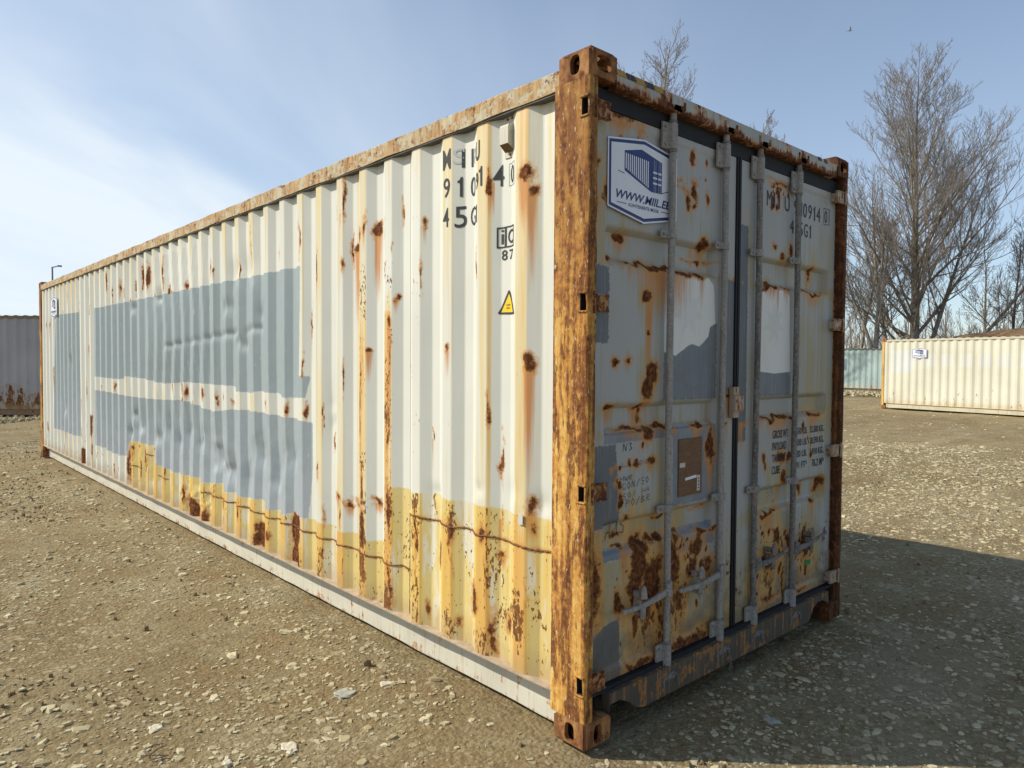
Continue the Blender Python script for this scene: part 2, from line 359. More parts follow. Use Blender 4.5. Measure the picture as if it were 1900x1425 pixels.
class MB:
    def __init__(s): s.v = []; s.f = []; s.mi = []; s.mats = []
    def mid(s, m):
        if m not in s.mats: s.mats.append(m)
        return s.mats.index(m)
    def add(s, vs, fs, m=None):
        o = len(s.v); s.v += [tuple(v) for v in vs]; s.f += [tuple(i+o for i in f_) for f_ in fs]
        s.mi += [s.mid(m) if m else 0]*len(fs); return s
    def box(s, a, b, m=None):
        x0, y0, z0 = a; x1, y1, z1 = b
        return s.add([(x0,y0,z0),(x1,y0,z0),(x1,y1,z0),(x0,y1,z0),(x0,y0,z1),(x1,y0,z1),(x1,y1,z1),(x0,y1,z1)],
              [(0,3,2,1),(4,5,6,7),(0,1,5,4),(1,2,6,5),(2,3,7,6),(3,0,4,7)], m)
    def tube(s, pts, rad, n=10, m=None, caps=True):
        pts = [Vector(p) for p in pts]; rads = rad if isinstance(rad, (list, tuple)) else [rad]*len(pts)
        vs = []; fs = []
        for i, p in enumerate(pts):
            t = (pts[min(i+1, len(pts)-1)]-pts[max(i-1, 0)]).normalized()
            a = t.cross(Vector((0, 0, 1)) if abs(t.z) < .9 else Vector((1, 0, 0))).normalized(); b = t.cross(a)
            for k in range(n):
                q = 2*math.pi*k/n; vs.append(p+(a*math.cos(q)+b*math.sin(q))*rads[i])
        for i in range(len(pts)-1):
            for k in range(n):
                k2 = (k+1) % n; fs.append((i*n+k, i*n+k2, (i+1)*n+k2, (i+1)*n+k))
        if caps: fs.append(tuple(range(n))[::-1]); fs.append(tuple((len(pts)-1)*n+k for k in range(n)))
        return s.add(vs, fs, m)
    def prism(s, poly, axis, a, b, m=None):
        """poly of 2-D points extruded along axis (0 x, 1 y, 2 z)"""
        def P(q, t): 
            q = list(q); q.insert(axis, t); return tuple(q)
        n = len(poly); vs = [P(q, a) for q in poly]+[P(q, b) for q in poly]
        fs = [tuple(range(n)), tuple(range(2*n-1, n-1, -1))]+[(i, n+i, n+(i+1) % n, (i+1) % n) for i in range(n)]
        return s.add(vs, fs, m)
    def build(s, name, mat=None, parent=None, bevel=0, smooth=False, seg=2, recalc=True):
        me = bpy.data.meshes.new(name); me.from_pydata(s.v, [], s.f)
        if mat: me.materials.append(mat)
        else:
            for m in s.mats: me.materials.append(m)
            for p, i in zip(me.polygons, s.mi): p.material_index = i
        bm = bmesh.new(); bm.from_mesh(me)
        if recalc: bmesh.ops.recalc_face_normals(bm, faces=bm.faces)
        if bevel:
            es = [e for e in bm.edges if len(e.link_faces) == 2 and e.calc_face_angle(0) > .6]
            bmesh.ops.bevel(bm, geom=es, offset=bevel, segments=seg, affect='EDGES', clamp_overlap=True)
        bm.to_mesh(me); bm.free()
        if smooth:
            for p in me.polygons: p.use_smooth = True
            me.set_sharp_from_angle(angle=R(40))
        return link(bpy.data.objects.new(name, me), parent)

def copy_tree(o, parent=None):
    c = o.copy(); col.objects.link(c); c.parent = parent
    for ch in list(o.children): copy_tree(ch, c)
    return c

# value noise with numpy
def vnoise(x, y, seed=0):
    xi = np.floor(x).astype(np.int64); yi = np.floor(y).astype(np.int64); fx = x-xi; fy = y-yi
    fx = fx*fx*(3-2*fx); fy = fy*fy*(3-2*fy)
    def h(a, b):
        n = (a*374761393+b*668265263+seed*1442695041) & 0x7fffffff; n = ((n ^ (n >> 13))*1274126177) & 0x7fffffff
        return ((n ^ (n >> 16)) & 0xffff)/65535.0
    return (h(xi, yi)*(1-fx)+h(xi+1, yi)*fx)*(1-fy)+(h(xi, yi+1)*(1-fx)+h(xi+1, yi+1)*fx)*fy
def fbm(x, y, oct=4, seed=0, gain=.5):
    s = 0; a = 1; t = 0
    for o in range(oct): s = s+a*vnoise(x*2**o+17.3*o, y*2**o-9.1*o, seed+o); t += a; a *= gain
    return s/t-.5
def sdf(poly, X, Y):
    """signed distance to a polygon, positive inside"""
    P = np.array(poly); n = len(P); d = np.full(X.shape, 1e9); ins = np.zeros(X.shape, bool)
    for i in range(n):
        ax, ay = P[i]; bx, by = P[(i+1) % n]; ex, ey = bx-ax, by-ay
        wx, wy = X-ax, Y-ay; t = np.clip((wx*ex+wy*ey)/(ex*ex+ey*ey+1e-12), 0, 1)
        d = np.minimum(d, np.hypot(wx-ex*t, wy-ey*t))
        c = ((ay > Y) != (by > Y)) & (X < (bx-ax)*(Y-ay)/((by-ay) if abs(by-ay) > 1e-9 else 1e-9)+ax); ins ^= c
    return np.where(ins, d, -d)

# ------------------------------------------------------------------ ground
def axis_coords(lo, hi, step, far):
    mid = np.arange(lo, hi, step); out = []
    s = step; x = hi
    while x < far: out.append(x); s *= 1.07; x += s
    out2 = []; s = step; x = lo-step
    while x > -far: out2.append(x); s *= 1.07; x -= s
    return np.array(out2[::-1]+list(mid)+out+[far*1.05])
def ground_h(x, y):
    h = fbm(x*.35, y*.35, 3, 5)*.09+fbm(x*1.3, y*1.3, 3, 9)*.035
    h += fbm(x*5, y*5, 3, 21)*.018
    m = np.clip((fbm(x*.9, y*.9, 3, 33)-.07)*9, 0, 1)
    h += m*np.abs(fbm(x*11, y*11, 3, 41))*.09
    # level pad under the container, dips to a low bed
    dx = np.maximum(np.maximum(-x, x-2.44), 0); dy = np.maximum(np.maximum(-y, y-12.19), 0); dd = np.hypot(dx, dy)
    k = np.clip(dd/1.2, 0, 1)
    h = (h-.028)*k+(fbm(x*6, y*6, 3, 77)*.014-.022)*(1-k)
    return h
gx = axis_coords(-3.6, 7.6, .035, 700); gy = axis_coords(-2.4, 9.0, .035, 700)
GX, GY = np.meshgrid(gx, gy); far = np.hypot(GX, GY); GZ = ground_h(GX, GY)
GZ = np.where(far > 60, GZ*0.3, GZ)
nx, ny = len(gx), len(gy); idx = np.arange(nx*ny).reshape(ny, nx)
GF = np.stack([idx[:-1, :-1], idx[:-1, 1:], idx[1:, 1:], idx[1:, :-1]], -1).reshape(-1, 4)
ground = np_mesh('ground', np.stack([GX, GY, GZ], -1).reshape(-1, 3), GF, M['ground'], smooth=True)
tag(ground, 'trampled brown dirt yard with crushed limestone', kind='structure')

def chips(name, pts, size, mat, flat=.17, tone=None, seed=0, sink=.35):
    """irregular flat chips as one mesh"""
    rg = np.random.default_rng(seed); n = len(pts); K = 6
    ang = np.linspace(0, 2*np.pi, K, endpoint=False)[None]+rg.uniform(-.3, .3, (n, K))
    rad = size[:, None]*rg.uniform(.55, 1.15, (n, K)); asp = rg.uniform(.45, 1., n)[:, None]; rot = rg.uniform(0, 6.28, n)[:, None]
    lx = np.cos(ang)*rad; ly = np.sin(ang)*rad*asp
    X = lx*np.cos(rot)-ly*np.sin(rot); Y = lx*np.sin(rot)+ly*np.cos(rot)
    th = (size*rg.uniform(flat*.5, flat*1.5, n))[:, None]
    tx = rg.normal(0, .11, (n, 1)); ty = rg.normal(0, .11, (n, 1))
    base = pts[:, 2][:, None]+th*.25+.002
    bot = np.stack([pts[:, :1]+X, pts[:, 1:2]+Y, base-th*.8+X*tx+Y*ty], -1)
    q = rg.uniform(.62, .9, (n, K))
    top = np.stack([pts[:, :1]+X*q, pts[:, 1:2]+Y*q, base+th*(1-sink)+X*tx*q+Y*ty*q+th*rg.uniform(-.25, .25, (n, K))], -1)
    cen = np.stack([pts[:, 0], pts[:, 1], base[:, 0]+th[:, 0]*(1.1-sink)], -1)[:, None]
    V = np.concatenate([bot, top, cen], 1).reshape(-1, 3); N = 2*K+1
    f = []
    for k in range(K):
        k2 = (k+1) % K; f += [(k, k2, K+k2), (k, K+k2, K+k), (K+k, K+k2, 2*K)]
    F = (np.array(f)[None]+(np.arange(n)*N)[:, None, None]).reshape(-1, 3)
    tn = rg.beta(2.2, 1.6, n) if tone is None else tone
    o = np_mesh(name, V, F, mat, attrs={'tone': np.repeat(tn, N)})
    return tag(o, kind='stuff')
def scatter(n, rmax, seed, dens=None):
    rg = np.random.default_rng(seed)
    # fan round the place where the photo was taken, so that near ground is dense
    r_ = rmax*rg.uniform(.02, 1, n)**.72+.35; a = rg.uniform(-.35, 1.95, n)
    x = -2.2+r_*np.cos(a); y = -1.95+r_*np.sin(a)
    keep = ~((x > -.005) & (x < 2.44) & (y > -.005) & (y < 12.2))
    if dens is not None: keep &= rg.uniform(0, 1, n) < dens(x, y)
    x, y, r_ = x[keep], y[keep], r_[keep]
    return np.stack([x, y, ground_h(x, y)], -1), r_
den = lambda x, y: np.clip(.72+fbm(x*.7, y*.7, 3, 60)*3.4, .14, 1)
pts, r_ = scatter(118000, 17, 3, den)
sz = np.clip(np.random.default_rng(4).lognormal(-4.40, .52, len(pts)), .005, .052)*np.clip(.75+r_*.05, .75, 1.5)
g1 = chips('gravel', pts, sz, M['stone'], seed=5); tag(g1, 'pale crushed limestone chips trodden into the dirt yard', 'gravel')
pts, r_ = scatter(9000, 42, 6, den)
k_ = r_ > 8; pts = pts[k_]; sz = np.random.default_rng(8).uniform(.02, .06, len(pts))
g2 = chips('gravel', pts, sz, M['stone'], seed=9); tag(g2, 'larger pale stones scattered over the far part of the yard', 'gravel')
cden = lambda x, y: np.clip((fbm(x*.9, y*.9, 3, 33)-.02)*7, .05, 1)
pts, r_ = scatter(30000, 15, 12, cden)
sz = np.clip(np.random.default_rng(14).lognormal(-4.75, .45, len(pts)), .004, .035)
g3 = chips('dirt_clods', pts, sz, M['clod'], flat=.8, seed=15, sink=.2); tag(g3, 'dark crumbly clods of dirt in the rough patches of the yard', 'dirt clods')
pts, r_ = scatter(26000, 24, 16, None)
# spoil ridges at the foot of the far containers
rg = np.random.default_rng(77); n_ = 2600
t_ = rg.uniform(-7, 1.5, n_); q_ = rg.normal(-1.1, .7, n_)
bx = .76+.737*t_-(-.676)*q_*-1; by = 22.85-.676*t_+.737*q_
bx = .76+.737*t_+.676*q_; by = 22.85-.676*t_+.737*q_
P_ = np.stack([bx, by, ground_h(bx, by)+.01], -1)
g4 = chips('rubble', P_, rg.uniform(.02, .075, n_), M['stone'], flat=.6, seed=18); tag(g4, 'broken pale rubble in front of the grey container on the left', 'rubble')
n_ = 1500; t_ = rg.uniform(-3, 6, n_); bx = 37.2+t_*.22+rg.normal(0, .8, n_); by = 13.8+t_*.975
P_ = np.stack([bx, by, np.full(n_, .02)+rg.uniform(0, .15, n_)], -1)
g5 = chips('rubble', P_, rg.uniform(.03, .12, n_), M['stone'], flat=.5, seed=19); tag(g5, 'pale rubble strip in front of the blue-green container', 'rubble')

def rock(name, x, y, s, flat, mat, label, seed):
    rg = random.Random(seed); bm = bmesh.new(); bmesh.ops.create_icosphere(bm, subdivisions=3, radius=1)
    sxk, syk = rg.uniform(.85, 1.25), rg.uniform(.6, .85); a = rg.uniform(0, 3.1)
    for v in bm.verts:
        n = v.co.copy(); q = 1+.22*math.sin(n.x*3.1+seed)+.16*math.sin(n.y*5+seed*2)+.10*math.sin(n.z*7+n.x*6+seed)+.06*math.sin(n.y*15+n.x*11)
        v.co = Vector((n.x*sxk*q, n.y*syk*q, max(-.6, min(.62, n.z*q))*flat+.05*flat*math.sin(n.x*9+n.y*7)))*s
    bmesh.ops.rotate(bm, verts=bm.verts, cent=(0, 0, 0), matrix=Matrix.Rotation(a, 3, 'Z'))
    me = bpy.data.meshes.new(name); bm.to_mesh(me); bm.free(); me.materials.append(mat)
    o = link(bpy.data.objects.new(name, me)); z = float(ground_h(np.array([x]), np.array([y]))[0]); o.location = (x, y, z+s*flat*.1)
    return tag(o, label, 'rock', 'loose rocks lying on the yard')
rock('rock', -1.23, 1.47, .040, .35, M['rockpale'], 'whitish flat stone just above the bent wire on the dirt', 1)
rock('rock', -.43, 1.20, .050, .28, M['rockgrey'], 'blue-grey flat slab in the dirt left of the container corner', 2)
rock('rock', -1.09, 1.00, .034, .5, M['rockpale'], 'pale half-moon stone right of the bent wire', 4)
rock('rock', -.23, 1.14, .028, .6, M['rockpale'], 'small angular cream stone nearest the lower rail', 5)
rock('rock', -.85, .93, .038, .4, M['rockpale'], 'pointed pale stone at the bottom edge of the picture', 6)
rock('rock', .9, -.35, .040, .35, M['rockgrey'], 'flat grey stone lying in the shadow before the doors', 7)
wz = float(ground_h(np.array([-1.28]), np.array([1.23]))[0])+.012
w = MB().tube([(-1.33, 1.20, wz), (-1.285, 1.185, wz+.004), (-1.262, 1.19, wz), (-1.335, 1.24, wz+.006), (-1.33, 1.275, wz+.012), (-1.29, 1.30, wz+.008), (-1.25, 1.30, wz)], .0025, 6)
tag(w.build('bent_wire', M['wire']), 'short bent piece of old wire lying on the dirt', 'wire')

# ------------------------------------------------------------------ corrugation
PITCH = .275
def prof(y, base=.012, depth=.036, phase=.382):
    t = np.mod(np.asarray(y, float)-phase, PITCH)
    return base+depth*np.interp(t, [0, .072, .140, .207, PITCH], [0, 0, 1, 1, 0])
KINKS = [0, .072, .140, .207]
def corrugated_points(y0, y1, phase, step):
    ys = {round(y0, 4), round(y1, 4)}; k = math.floor((y0-phase)/PITCH)-1
    while phase+k*PITCH < y1:
        for q in KINKS:
            for e in (-.004, .004):
                v = phase+k*PITCH+q+e
                if y0 < v < y1: ys.add(round(v, 4))
        k += 1
    ys = sorted(ys); out = []
    for a, b in zip(ys, ys[1:]):
        n = max(1, int(math.ceil((b-a)/step))); out += list(np.linspace(a, b, n, endpoint=False))
    return np.array(out+[ys[-1]])

L, W, H = 12.192, 2.438, 2.896
box_root = empty('shipping_container')
tag(box_root, 'large rusty cream and grey forty-foot shipping container filling the foreground', 'shipping container')

UP = [(8.522, 2.276), (2.611, 2.26), (2.631, 1.517), (2.52, 1.512), (2.56, 1.369), (2.885, 1.356), (2.929, 1.381), (3.373, 1.385), (3.445, 1.367), (3.766, 1.372), (3.878, 1.412), (4.201, 1.412), (4.987, 1.416), (5.639, 1.384), (5.904, 1.393), (6.262, 1.419), (7.041, 1.433), (7.274, 1.391), (8.564, 1.405)]
LO = [(8.573, 1.23), (7.957, 1.23), (6.959, 1.209), (5.946, 1.215), (5.089, 1.242), (4.611, 1.207), (4.332, 1.177), (3.927, 1.217), (3.625, 1.229), (3.305, 1.226), (2.931, 1.22), (2.674, 1.217), (2.498, 1.203), (2.499, 0.906), (2.541, 0.551), (2.621, 0.548), (2.822, 0.546), (2.91, 0.512), (2.99, 0.534), (3.177, 0.509), (3.215, 0.535), (3.332, 0.566), (3.475, 0.549), (3.711, 0.532), (3.914, 0.538), (4.13, 0.517), (4.141, 0.58), (4.583, 0.532), (4.693, 0.561), (5.168, 0.538), (5.475, 0.538), (5.892, 0.545), (5.923, 0.735), (6.245, 0.718), (6.505, 0.724), (6.932, 0.711), (6.984, 0.528), (7.308, 0.502), (7.727, 0.506), (8.015, 0.525), (8.577, 0.519)]
SM = [(11.057, 2.22), (10.761, 2.299), (9.298, 2.269), (9.356, 0.565), (9.733, 0.542), (10.356, 0.557), (11.125, 0.541)]
YE = [(6.932, 0.711), (6.505, 0.724), (6.245, 0.718), (5.923, 0.735), (5.892, 0.545), (5.475, 0.538), (5.168, 0.538), (4.693, 0.561), (4.583, 0.532), (4.141, 0.58), (4.13, 0.517), (3.914, 0.538), (3.711, 0.532), (3.475, 0.549), (3.332, 0.566), (3.215, 0.535), (3.177, 0.509), (2.99, 0.534), (2.91, 0.512), (2.822, 0.546), (2.621, 0.548), (2.541, 0.551), (2.202, 0.562), (2.118, 0.543), (1.929, 0.563), (1.839, 0.573), (1.734, 0.551), (1.609, 0.575), (1.512, 0.609), (1.501, 0.905), (1.375, 0.913), (1.296, 0.903), (1.116, 0.923), (1.017, 0.917), (0.921, 0.915), (0.753, 0.921), (0.565, 0.924), (0.449, 0.918), (0.234, 0.924), (0.1, .924), (.1, 0), (6.93, 0)]

# (y, z, radius y, radius z, strength, drip length)
SIDE_RUST = [(1.902,2.29,.05,.045,1.2,.5),(1.858,2.371,.04,.06,1.1,.45),(1.675,2.385,.045,.045,1.3,.5),(1.458,1.978,.025,.03,1.0,.12),(1.508,1.86,.03,.045,1.0,.9),(1.74,1.688,.03,.03,1.0,.25),
 (1.783,2.409,.02,.09,.8,.2),(2.033,2.213,.02,.05,.8,.1),(.965,1.675,.025,.03,.9,.2),(.640,2.464,.022,.05,1.15,.2),(.405,2.445,.04,.05,1.2,.3),(.362,2.362,.03,.035,1.0,.5),(.372,1.61,.035,.055,1.2,.7),(.743,2.08,.012,.12,.85,.1),
 (1.185,2.341,.02,.03,.8,.15),(1.871,1.763,.02,.02,.7,.05),(1.324,1.59,.02,.015,.7,0),(1.511,.76,.035,.16,1.0,.1),(1.51,1.25,.015,.22,.85,0),(1.50,1.62,.012,.20,.8,0),(1.79,.62,.03,.12,1.0,.1),(1.80,.85,.02,.15,.9,.1),(1.833,1.329,.018,.30,.8,.1),
 (2.72,.344,.09,.20,1.2,.05),(4.495,.241,.06,.09,1.2,0),(4.92,.30,.08,.12,1.1,0),(5.05,.36,.05,.08,1.0,0),(4.10,.33,.05,.16,1.0,0),(3.33,.33,.09,.07,1.1,0),(3.15,.30,.05,.06,.8,0),
 (6.356,2.52,.03,.12,1.1,.1),(6.12,2.47,.035,.14,1.1,.1),(6.25,2.39,.03,.08,1.1,.2),(5.583,2.45,.02,.2,1.0,.15),(5.48,2.3,.03,.05,.9,.1),(5.305,2.25,.04,.05,1.0,.1),(4.95,2.32,.03,.05,.9,.1),(6.741,2.24,.035,.05,1.1,0),(7.228,2.441,.02,.10,.9,.1),(7.0,2.364,.02,.10,.9,.1),(7.345,2.481,.02,.07,.8,.1),
 (6.62,2.40,.03,.09,1.0,.1),(8.66,.756,.045,.14,1.1,.35),(8.66,.40,.03,.15,.8,0),(9.18,.33,.06,.09,1.2,0),(9.9,.32,.05,.07,1.1,0),(10.4,.40,.03,.06,.9,0),(7.383,.34,.04,.15,1.1,0),(7.142,.40,.035,.18,1.1,0),(7.9,.32,.03,.1,.9,0),(6.95,.45,.03,.2,1.0,0),
 (1.983,.74,.05,.03,1.0,.12),(2.09,.76,.03,.02,.8,.1),(1.668,.79,.06,.025,.9,.1),(1.87,.76,.05,.02,.9,.1),(2.153,.75,.03,.04,.8,.1),(1.494,.369,.03,.14,.8,0),(.941,.74,.03,.08,1.1,.1),(.685,.80,.03,.05,1.1,.1),(.765,.45,.045,.11,1.15,.1),(.566,.713,.03,.04,.9,.1),(.506,.40,.04,.07,.9,0),(.36,.95,.04,.05,.8,.2),
 (.35,.86,.03,.05,.7,.1),(1.05,.62,.03,.10,.85,.1),(.62,.33,.03,.12,.9,0),(.90,.30,.03,.06,.8,0),(1.15,.30,.02,.05,.7,0),(2.36,.9,.015,.05,.8,.1),(2.2,1.1,.012,.07,.8,.1),(2.30,.60,.02,.1,.7,.1),(3.73,.41,.03,.09,.8,0),(4.4,.42,.02,.12,.8,0),(5.6,.50,.02,.15,.8,0),(6.2,.55,.02,.2,.8,0),(6.75,.66,.06,.03,1.0,.2),(6.5,.70,.05,.02,.8,.1),(5.95,.70,.04,.03,.8,.2),
 (3.0,2.35,.02,.1,.7,.1),(3.45,2.6,.012,.08,.6,.1),(4.28,2.38,.014,.08,.8,.1),(2.62,2.45,.014,.14,.8,.1),(2.85,1.28,.03,.06,.9,.1),(3.20,1.30,.02,.04,.7,.1),(4.52,1.33,.03,.05,.9,.1),(4.20,1.30,.02,.07,.8,.1),(5.00,1.33,.03,.05,.9,.1),(7.9,1.31,.02,.07,.9,.1),(7.5,1.30,.02,.06,.8,.1),(8.53,1.33,.03,.04,.7,0),(3.9,1.28,.02,.03,.7,.1),(2.55,1.28,.02,.07,.9,.05),(8.7,2.5,.03,.12,.8,.2),(8.75,1.7,.02,.03,.8,.4),(9.6,2.3,.02,.05,.8,.1),(10.35,2.3,.03,.04,.7,.1)]
DENTS = [(2.82,.95,.10,.10,.02),(3.05,.80,.10,.12,.025),(3.35,.92,.12,.10,.03),(3.55,.70,.09,.13,.025),(3.95,.72,.12,.10,.035),(4.25,.80,.12,.16,.04),(4.6,.90,.12,.10,.03),(4.9,1.0,.1,.13,.03),(5.2,.85,.1,.08,.025),(5.55,.95,.1,.1,.03),(5.9,.82,.12,.07,.03),(6.5,.90,.10,.07,.04),(6.85,.82,.10,.06,.04),(6.65,1.02,.08,.06,.03),
 (3.5,2.33,.10,.12,.03),(3.78,2.33,.10,.10,.03),(3.66,1.75,.08,.05,.02),(3.3,1.98,.06,.05,.015),(3.95,2.05,.07,.06,.02),(5.75,2.26,.10,.06,.03),(6.7,2.17,.08,.05,.02),(.30,.98,.05,.05,.014),(.48,1.02,.05,.05,.014),(1.1,.93,.05,.04,.012),(.72,1.0,.04,.04,.01),(2.2,1.25,.06,.2,.012),(9.9,1.6,.12,.1,.02),(10.3,.9,.1,.1,.02)]
def sheet_surface(y, z):
    """x of the near side sheet with its dents"""
    lean = np.where((y > 4.2) & (y < 6.6), np.sin((y-4.2)/2.4*np.pi)*.10*np.exp(-((z-1.9)/.55)**2), 0)
    d = prof(y+lean)
    bulge = np.clip((y-2.6)/.6, 0, 1)*np.clip((7.4-y)/.8, 0, 1)
    d = d+bulge*np.exp(-((z-.95)/.45)**2)*(.010+.014*(fbm(y*2.4, z*2.4, 3, 91)))
    for a, b, ra, rb, k in DENTS: d = d+k*np.exp(-((y-a)/ra)**2-((z-b)/rb)**2)*(.45+.6*(vnoise(y*14, z*14, 3)))
    # crease line of small knocks
    cz = 1.86-.0*y+(y-3.4)*-.05
    d = d+np.where((y > 3.3) & (y < 5.8), .011*np.exp(-((z-cz)/.03)**2)*np.clip(vnoise(y*9, z*0, 8)*1.6-.3, 0, 1), 0)
    # crumpled repair area
    cr = np.exp(-((y-4.75)/.45)**4)*np.clip((.55-z)/.15, 0, 1)
    d = d+cr*fbm(y*16, z*16, 3, 55)*.035
    low = np.clip((y-5.9)/.1, 0, 1)*np.clip((6.9-y)/.1, 0, 1)*np.clip((.8-z)/.1, 0, 1)
    d = d+low*fbm(y*9, z*5, 3, 56)*.02
    d = d+fbm(y*1.1, z*.9, 3, 61)*.006
    return d
ys = np.concatenate([corrugated_points(.205, 4.2, .382, .0125)[:-1], corrugated_points(4.2, L-.178, .382, .024)])
zs = np.concatenate([np.arange(.205, 2.746, .0125), [2.746]])
YY, ZZ = np.meshgrid(ys, zs)
XX = sheet_surface(YY, ZZ)
taper = np.clip((ZZ-.205)/.10, 0, 1)*np.clip((2.752-ZZ)/.10, 0, 1)
XX = prof(YY)*(1-taper)+XX*taper; XX = np.maximum(XX, .004)
rust = np.maximum(np.where((YY > 1.335) & (YY < 4.6), .30*np.exp(-((ZZ-.462)/.016)**2), 0), np.where(YY < 1.34, .34*np.exp(-((ZZ-.781)/.016)**2), 0)); drip = rust*.8
YW = YY+fbm(YY*13, ZZ*9, 3, 201)*.055; ZW = ZZ+fbm(YY*11, ZZ*11, 3, 202)*.09
rg_ = random.Random(77)
for k in range(150):                                            # thin scrapes and runs on the rib edges
    kk_ = rg_.randrange(0, 42); e_ = rg_.choice((.0, .0, .072, .036, .205)); a_ = .382+PITCH*kk_+e_+rg_.uniform(-.004, .004)
    if a_ > 11.9: continue
    b_z = rg_.choice((rg_.uniform(.3, .9), rg_.uniform(.3, 1.5), rg_.uniform(1.2, 2.7))); SIDE_RUST.append((a_, b_z, rg_.uniform(.005, .011)*(1+kk_*.02), rg_.uniform(.03, .16), rg_.uniform(.6, 1.05), rg_.choice((0, .1, .25, .4))))
for (a0, a1, b0, b1, sv_) in [(2.635, 2.80, .19, .56, 1.15), (3.20, 3.42, .19, .30, .9), (4.70, 4.98, .19, .34, 1.0), (9.10, 9.24, .19, .42, 1.0), (8.62, 8.72, .62, .90, .9)]:
    rust = np.maximum(rust, sv_*np.clip(np.minimum(np.minimum(YW-a0, a1-YW), np.minimum(ZW-b0, b1-ZW))/.025+.45, 0, 1))
for (a, b, ra, rb, s, dl) in SIDE_RUST:
    q = ((YW-a)/ra)**2+((ZW-b)/rb)**2; rust = np.maximum(rust, s*np.exp(-q*1.1)*.95)
    if dl: 
        t = (b-ZZ)/dl; drip = np.maximum(drip, s*np.where((t > 0) & (t < 1), (1-t)**.8, 0)*np.exp(-((YY-a)/(ra*.8))**2))
stain = np.zeros_like(YY)
kk = np.floor((YY-.382)/PITCH); ph = np.mod(YY-.382, PITCH)
crest = ((ph < .078) | (ph > .262)).astype(float); slope = ((ph > .072) & (ph < .142)).astype(float)
hsh = vnoise(kk*3.7, kk*0, 12); hs2 = vnoise(kk*5.3, kk*0, 29)
near = np.clip(1-(YY-.3)/9, .25, 1)
stain = crest*np.clip(hsh*.62-.17, 0, 1)*(.7+.4*vnoise(YY*3, ZZ*2.2, 15))
stain = stain+crest*np.exp(-(2.75-ZZ)/.25)*.35+slope*np.exp(-(2.75-ZZ)/.5)*.25*hs2
stain = np.where(kk == 0, np.maximum(stain, np.where((ph < .085) | (ph > .25), .78, 0)*np.clip(.55+.7*vnoise(YY*24, ZZ*2.3, 19), 0, 1.2)), stain)
stain = np.where(kk == -1, np.maximum(stain, .16), stain); stain = np.where((kk == 5) & (ph < .16), np.maximum(stain, .5), stain)
stain = np.where((kk == 4) & (ph < .08) & (ZZ < 1.9), np.maximum(stain, .75), stain)
for k_, top_, hi_ in ((4, 2.05, .95), (5, 2.35, .9), (6, 1.2, .6), (9, .95, .7)):
    stain = np.where((kk == k_) & (ph < .078) & (ZZ < top_), np.maximum(stain, hi_*np.clip((top_-ZZ)/.6, 0, 1)**.6*np.clip(.55+.6*vnoise(YY*30, ZZ*2.5, 130+k_), 0, 1.1)), stain)
stain = np.where((kk == 1) & (ph < .09), np.maximum(stain, .3), stain)
grey = np.maximum(np.maximum(sdf(UP, YY, ZZ), sdf(LO, YY, ZZ)), sdf(SM, YY, ZZ))
greymix = np.clip((1.5-ZZ)/.8, 0, 1)
zone = sdf(YE, YY, ZZ)
pits = np.where(zone > 0, 1.0, 0)*np.clip(1.1-ZZ*.4, 0, 1)*np.clip(1.35-(YY/4.5), .35, 1)+np.exp(-((YY-1.95)/.5)**2-((ZZ-.75)/.05)**2)
pits = pits+np.where(((kk == 4) | (kk == 5)) & (ph < .078) & (ZZ < 2.2), 1.0, 0)
pits = np.where((ZZ < .5) & (YY > 7), .35, pits)*np.where(grey > 0, .1, 1)+.55*crest*np.clip(hs2*2-.5, .1, 1)*(grey < 0)
ny_, nx_ = YY.shape; idx = np.arange(ny_*nx_).reshape(ny_, nx_)
FF = np.stack([idx[:-1, :-1], idx[1:, :-1], idx[1:, 1:], idx[:-1, 1:]], -1).reshape(-1, 4)
stain = np.where((zone > 0) & (grey < 0), stain+crest*.42*np.clip(.6+hsh, .5, 1.3)*np.clip((.86-ZZ)/.1+.3, .3, 1), stain)
stain = np.where(grey > 0, stain*.1, stain); rust = np.where(grey > .01, rust*.0, rust); drip = np.where(grey > .01, 0, drip)
wall = np_mesh('side_wall', np.stack([XX, YY, ZZ], -1).reshape(-1, 3), FF, M['wall'], box_root,
    dict(rust=rust, drip=drip, stain=stain, grey=grey, greymix=greymix, zone=zone, pits=pits, white=np.full(YY.shape, -1.), ghost=np.full(YY.shape, -1.)), smooth=True)
wall['label'] = 'corrugated cream side wall with grey overpainted patches and yellowed foot'
wall.data.set_sharp_from_angle(angle=R(9))
def surf(y, z): return float(sheet_surface(np.array([y]), np.array([z]))[0])

# weld seams of the repair sheets
def seam(pts2, rad, name='weld_seam', jit=.004):
    pts = []
    for (a, b), (c, d_) in zip(pts2, pts2[1:]):
        n = max(2, int(math.hypot(c-a, d_-b)/.012))
        for i in range(n):
            t = i/n; pts.append((a+(c-a)*t, b+(d_-b)*t))
    pts.append(pts2[-1]); P3 = []; rads = []
    for i, (a, b) in enumerate(pts):
        b2 = b+jit*math.sin(a*31+b*17)+random.uniform(-.0015, .0015)
        P3.append((max(.001, surf(a, b2)-.0005), a, b2)); rads.append(rad*random.uniform(.6, 1.3))
    return MB().tube(P3, rads, 6).build(name, M['weld'], wall)
seam([(4.585, .455), (1.332, .468)], .005)
seam([(1.333, .782), (.232, .780)], .0055)
seam([(1.335, .785), (1.335, .215)], .0032, jit=.006)
seam([(.222, .785), (.222, .215)], .0026)
seam([(6.367, .62), (5.945, .628)], .004); seam([(6.987, .44), (6.412, .455)], .004); seam([(5.859, .44), (5.561, .445)], .004)
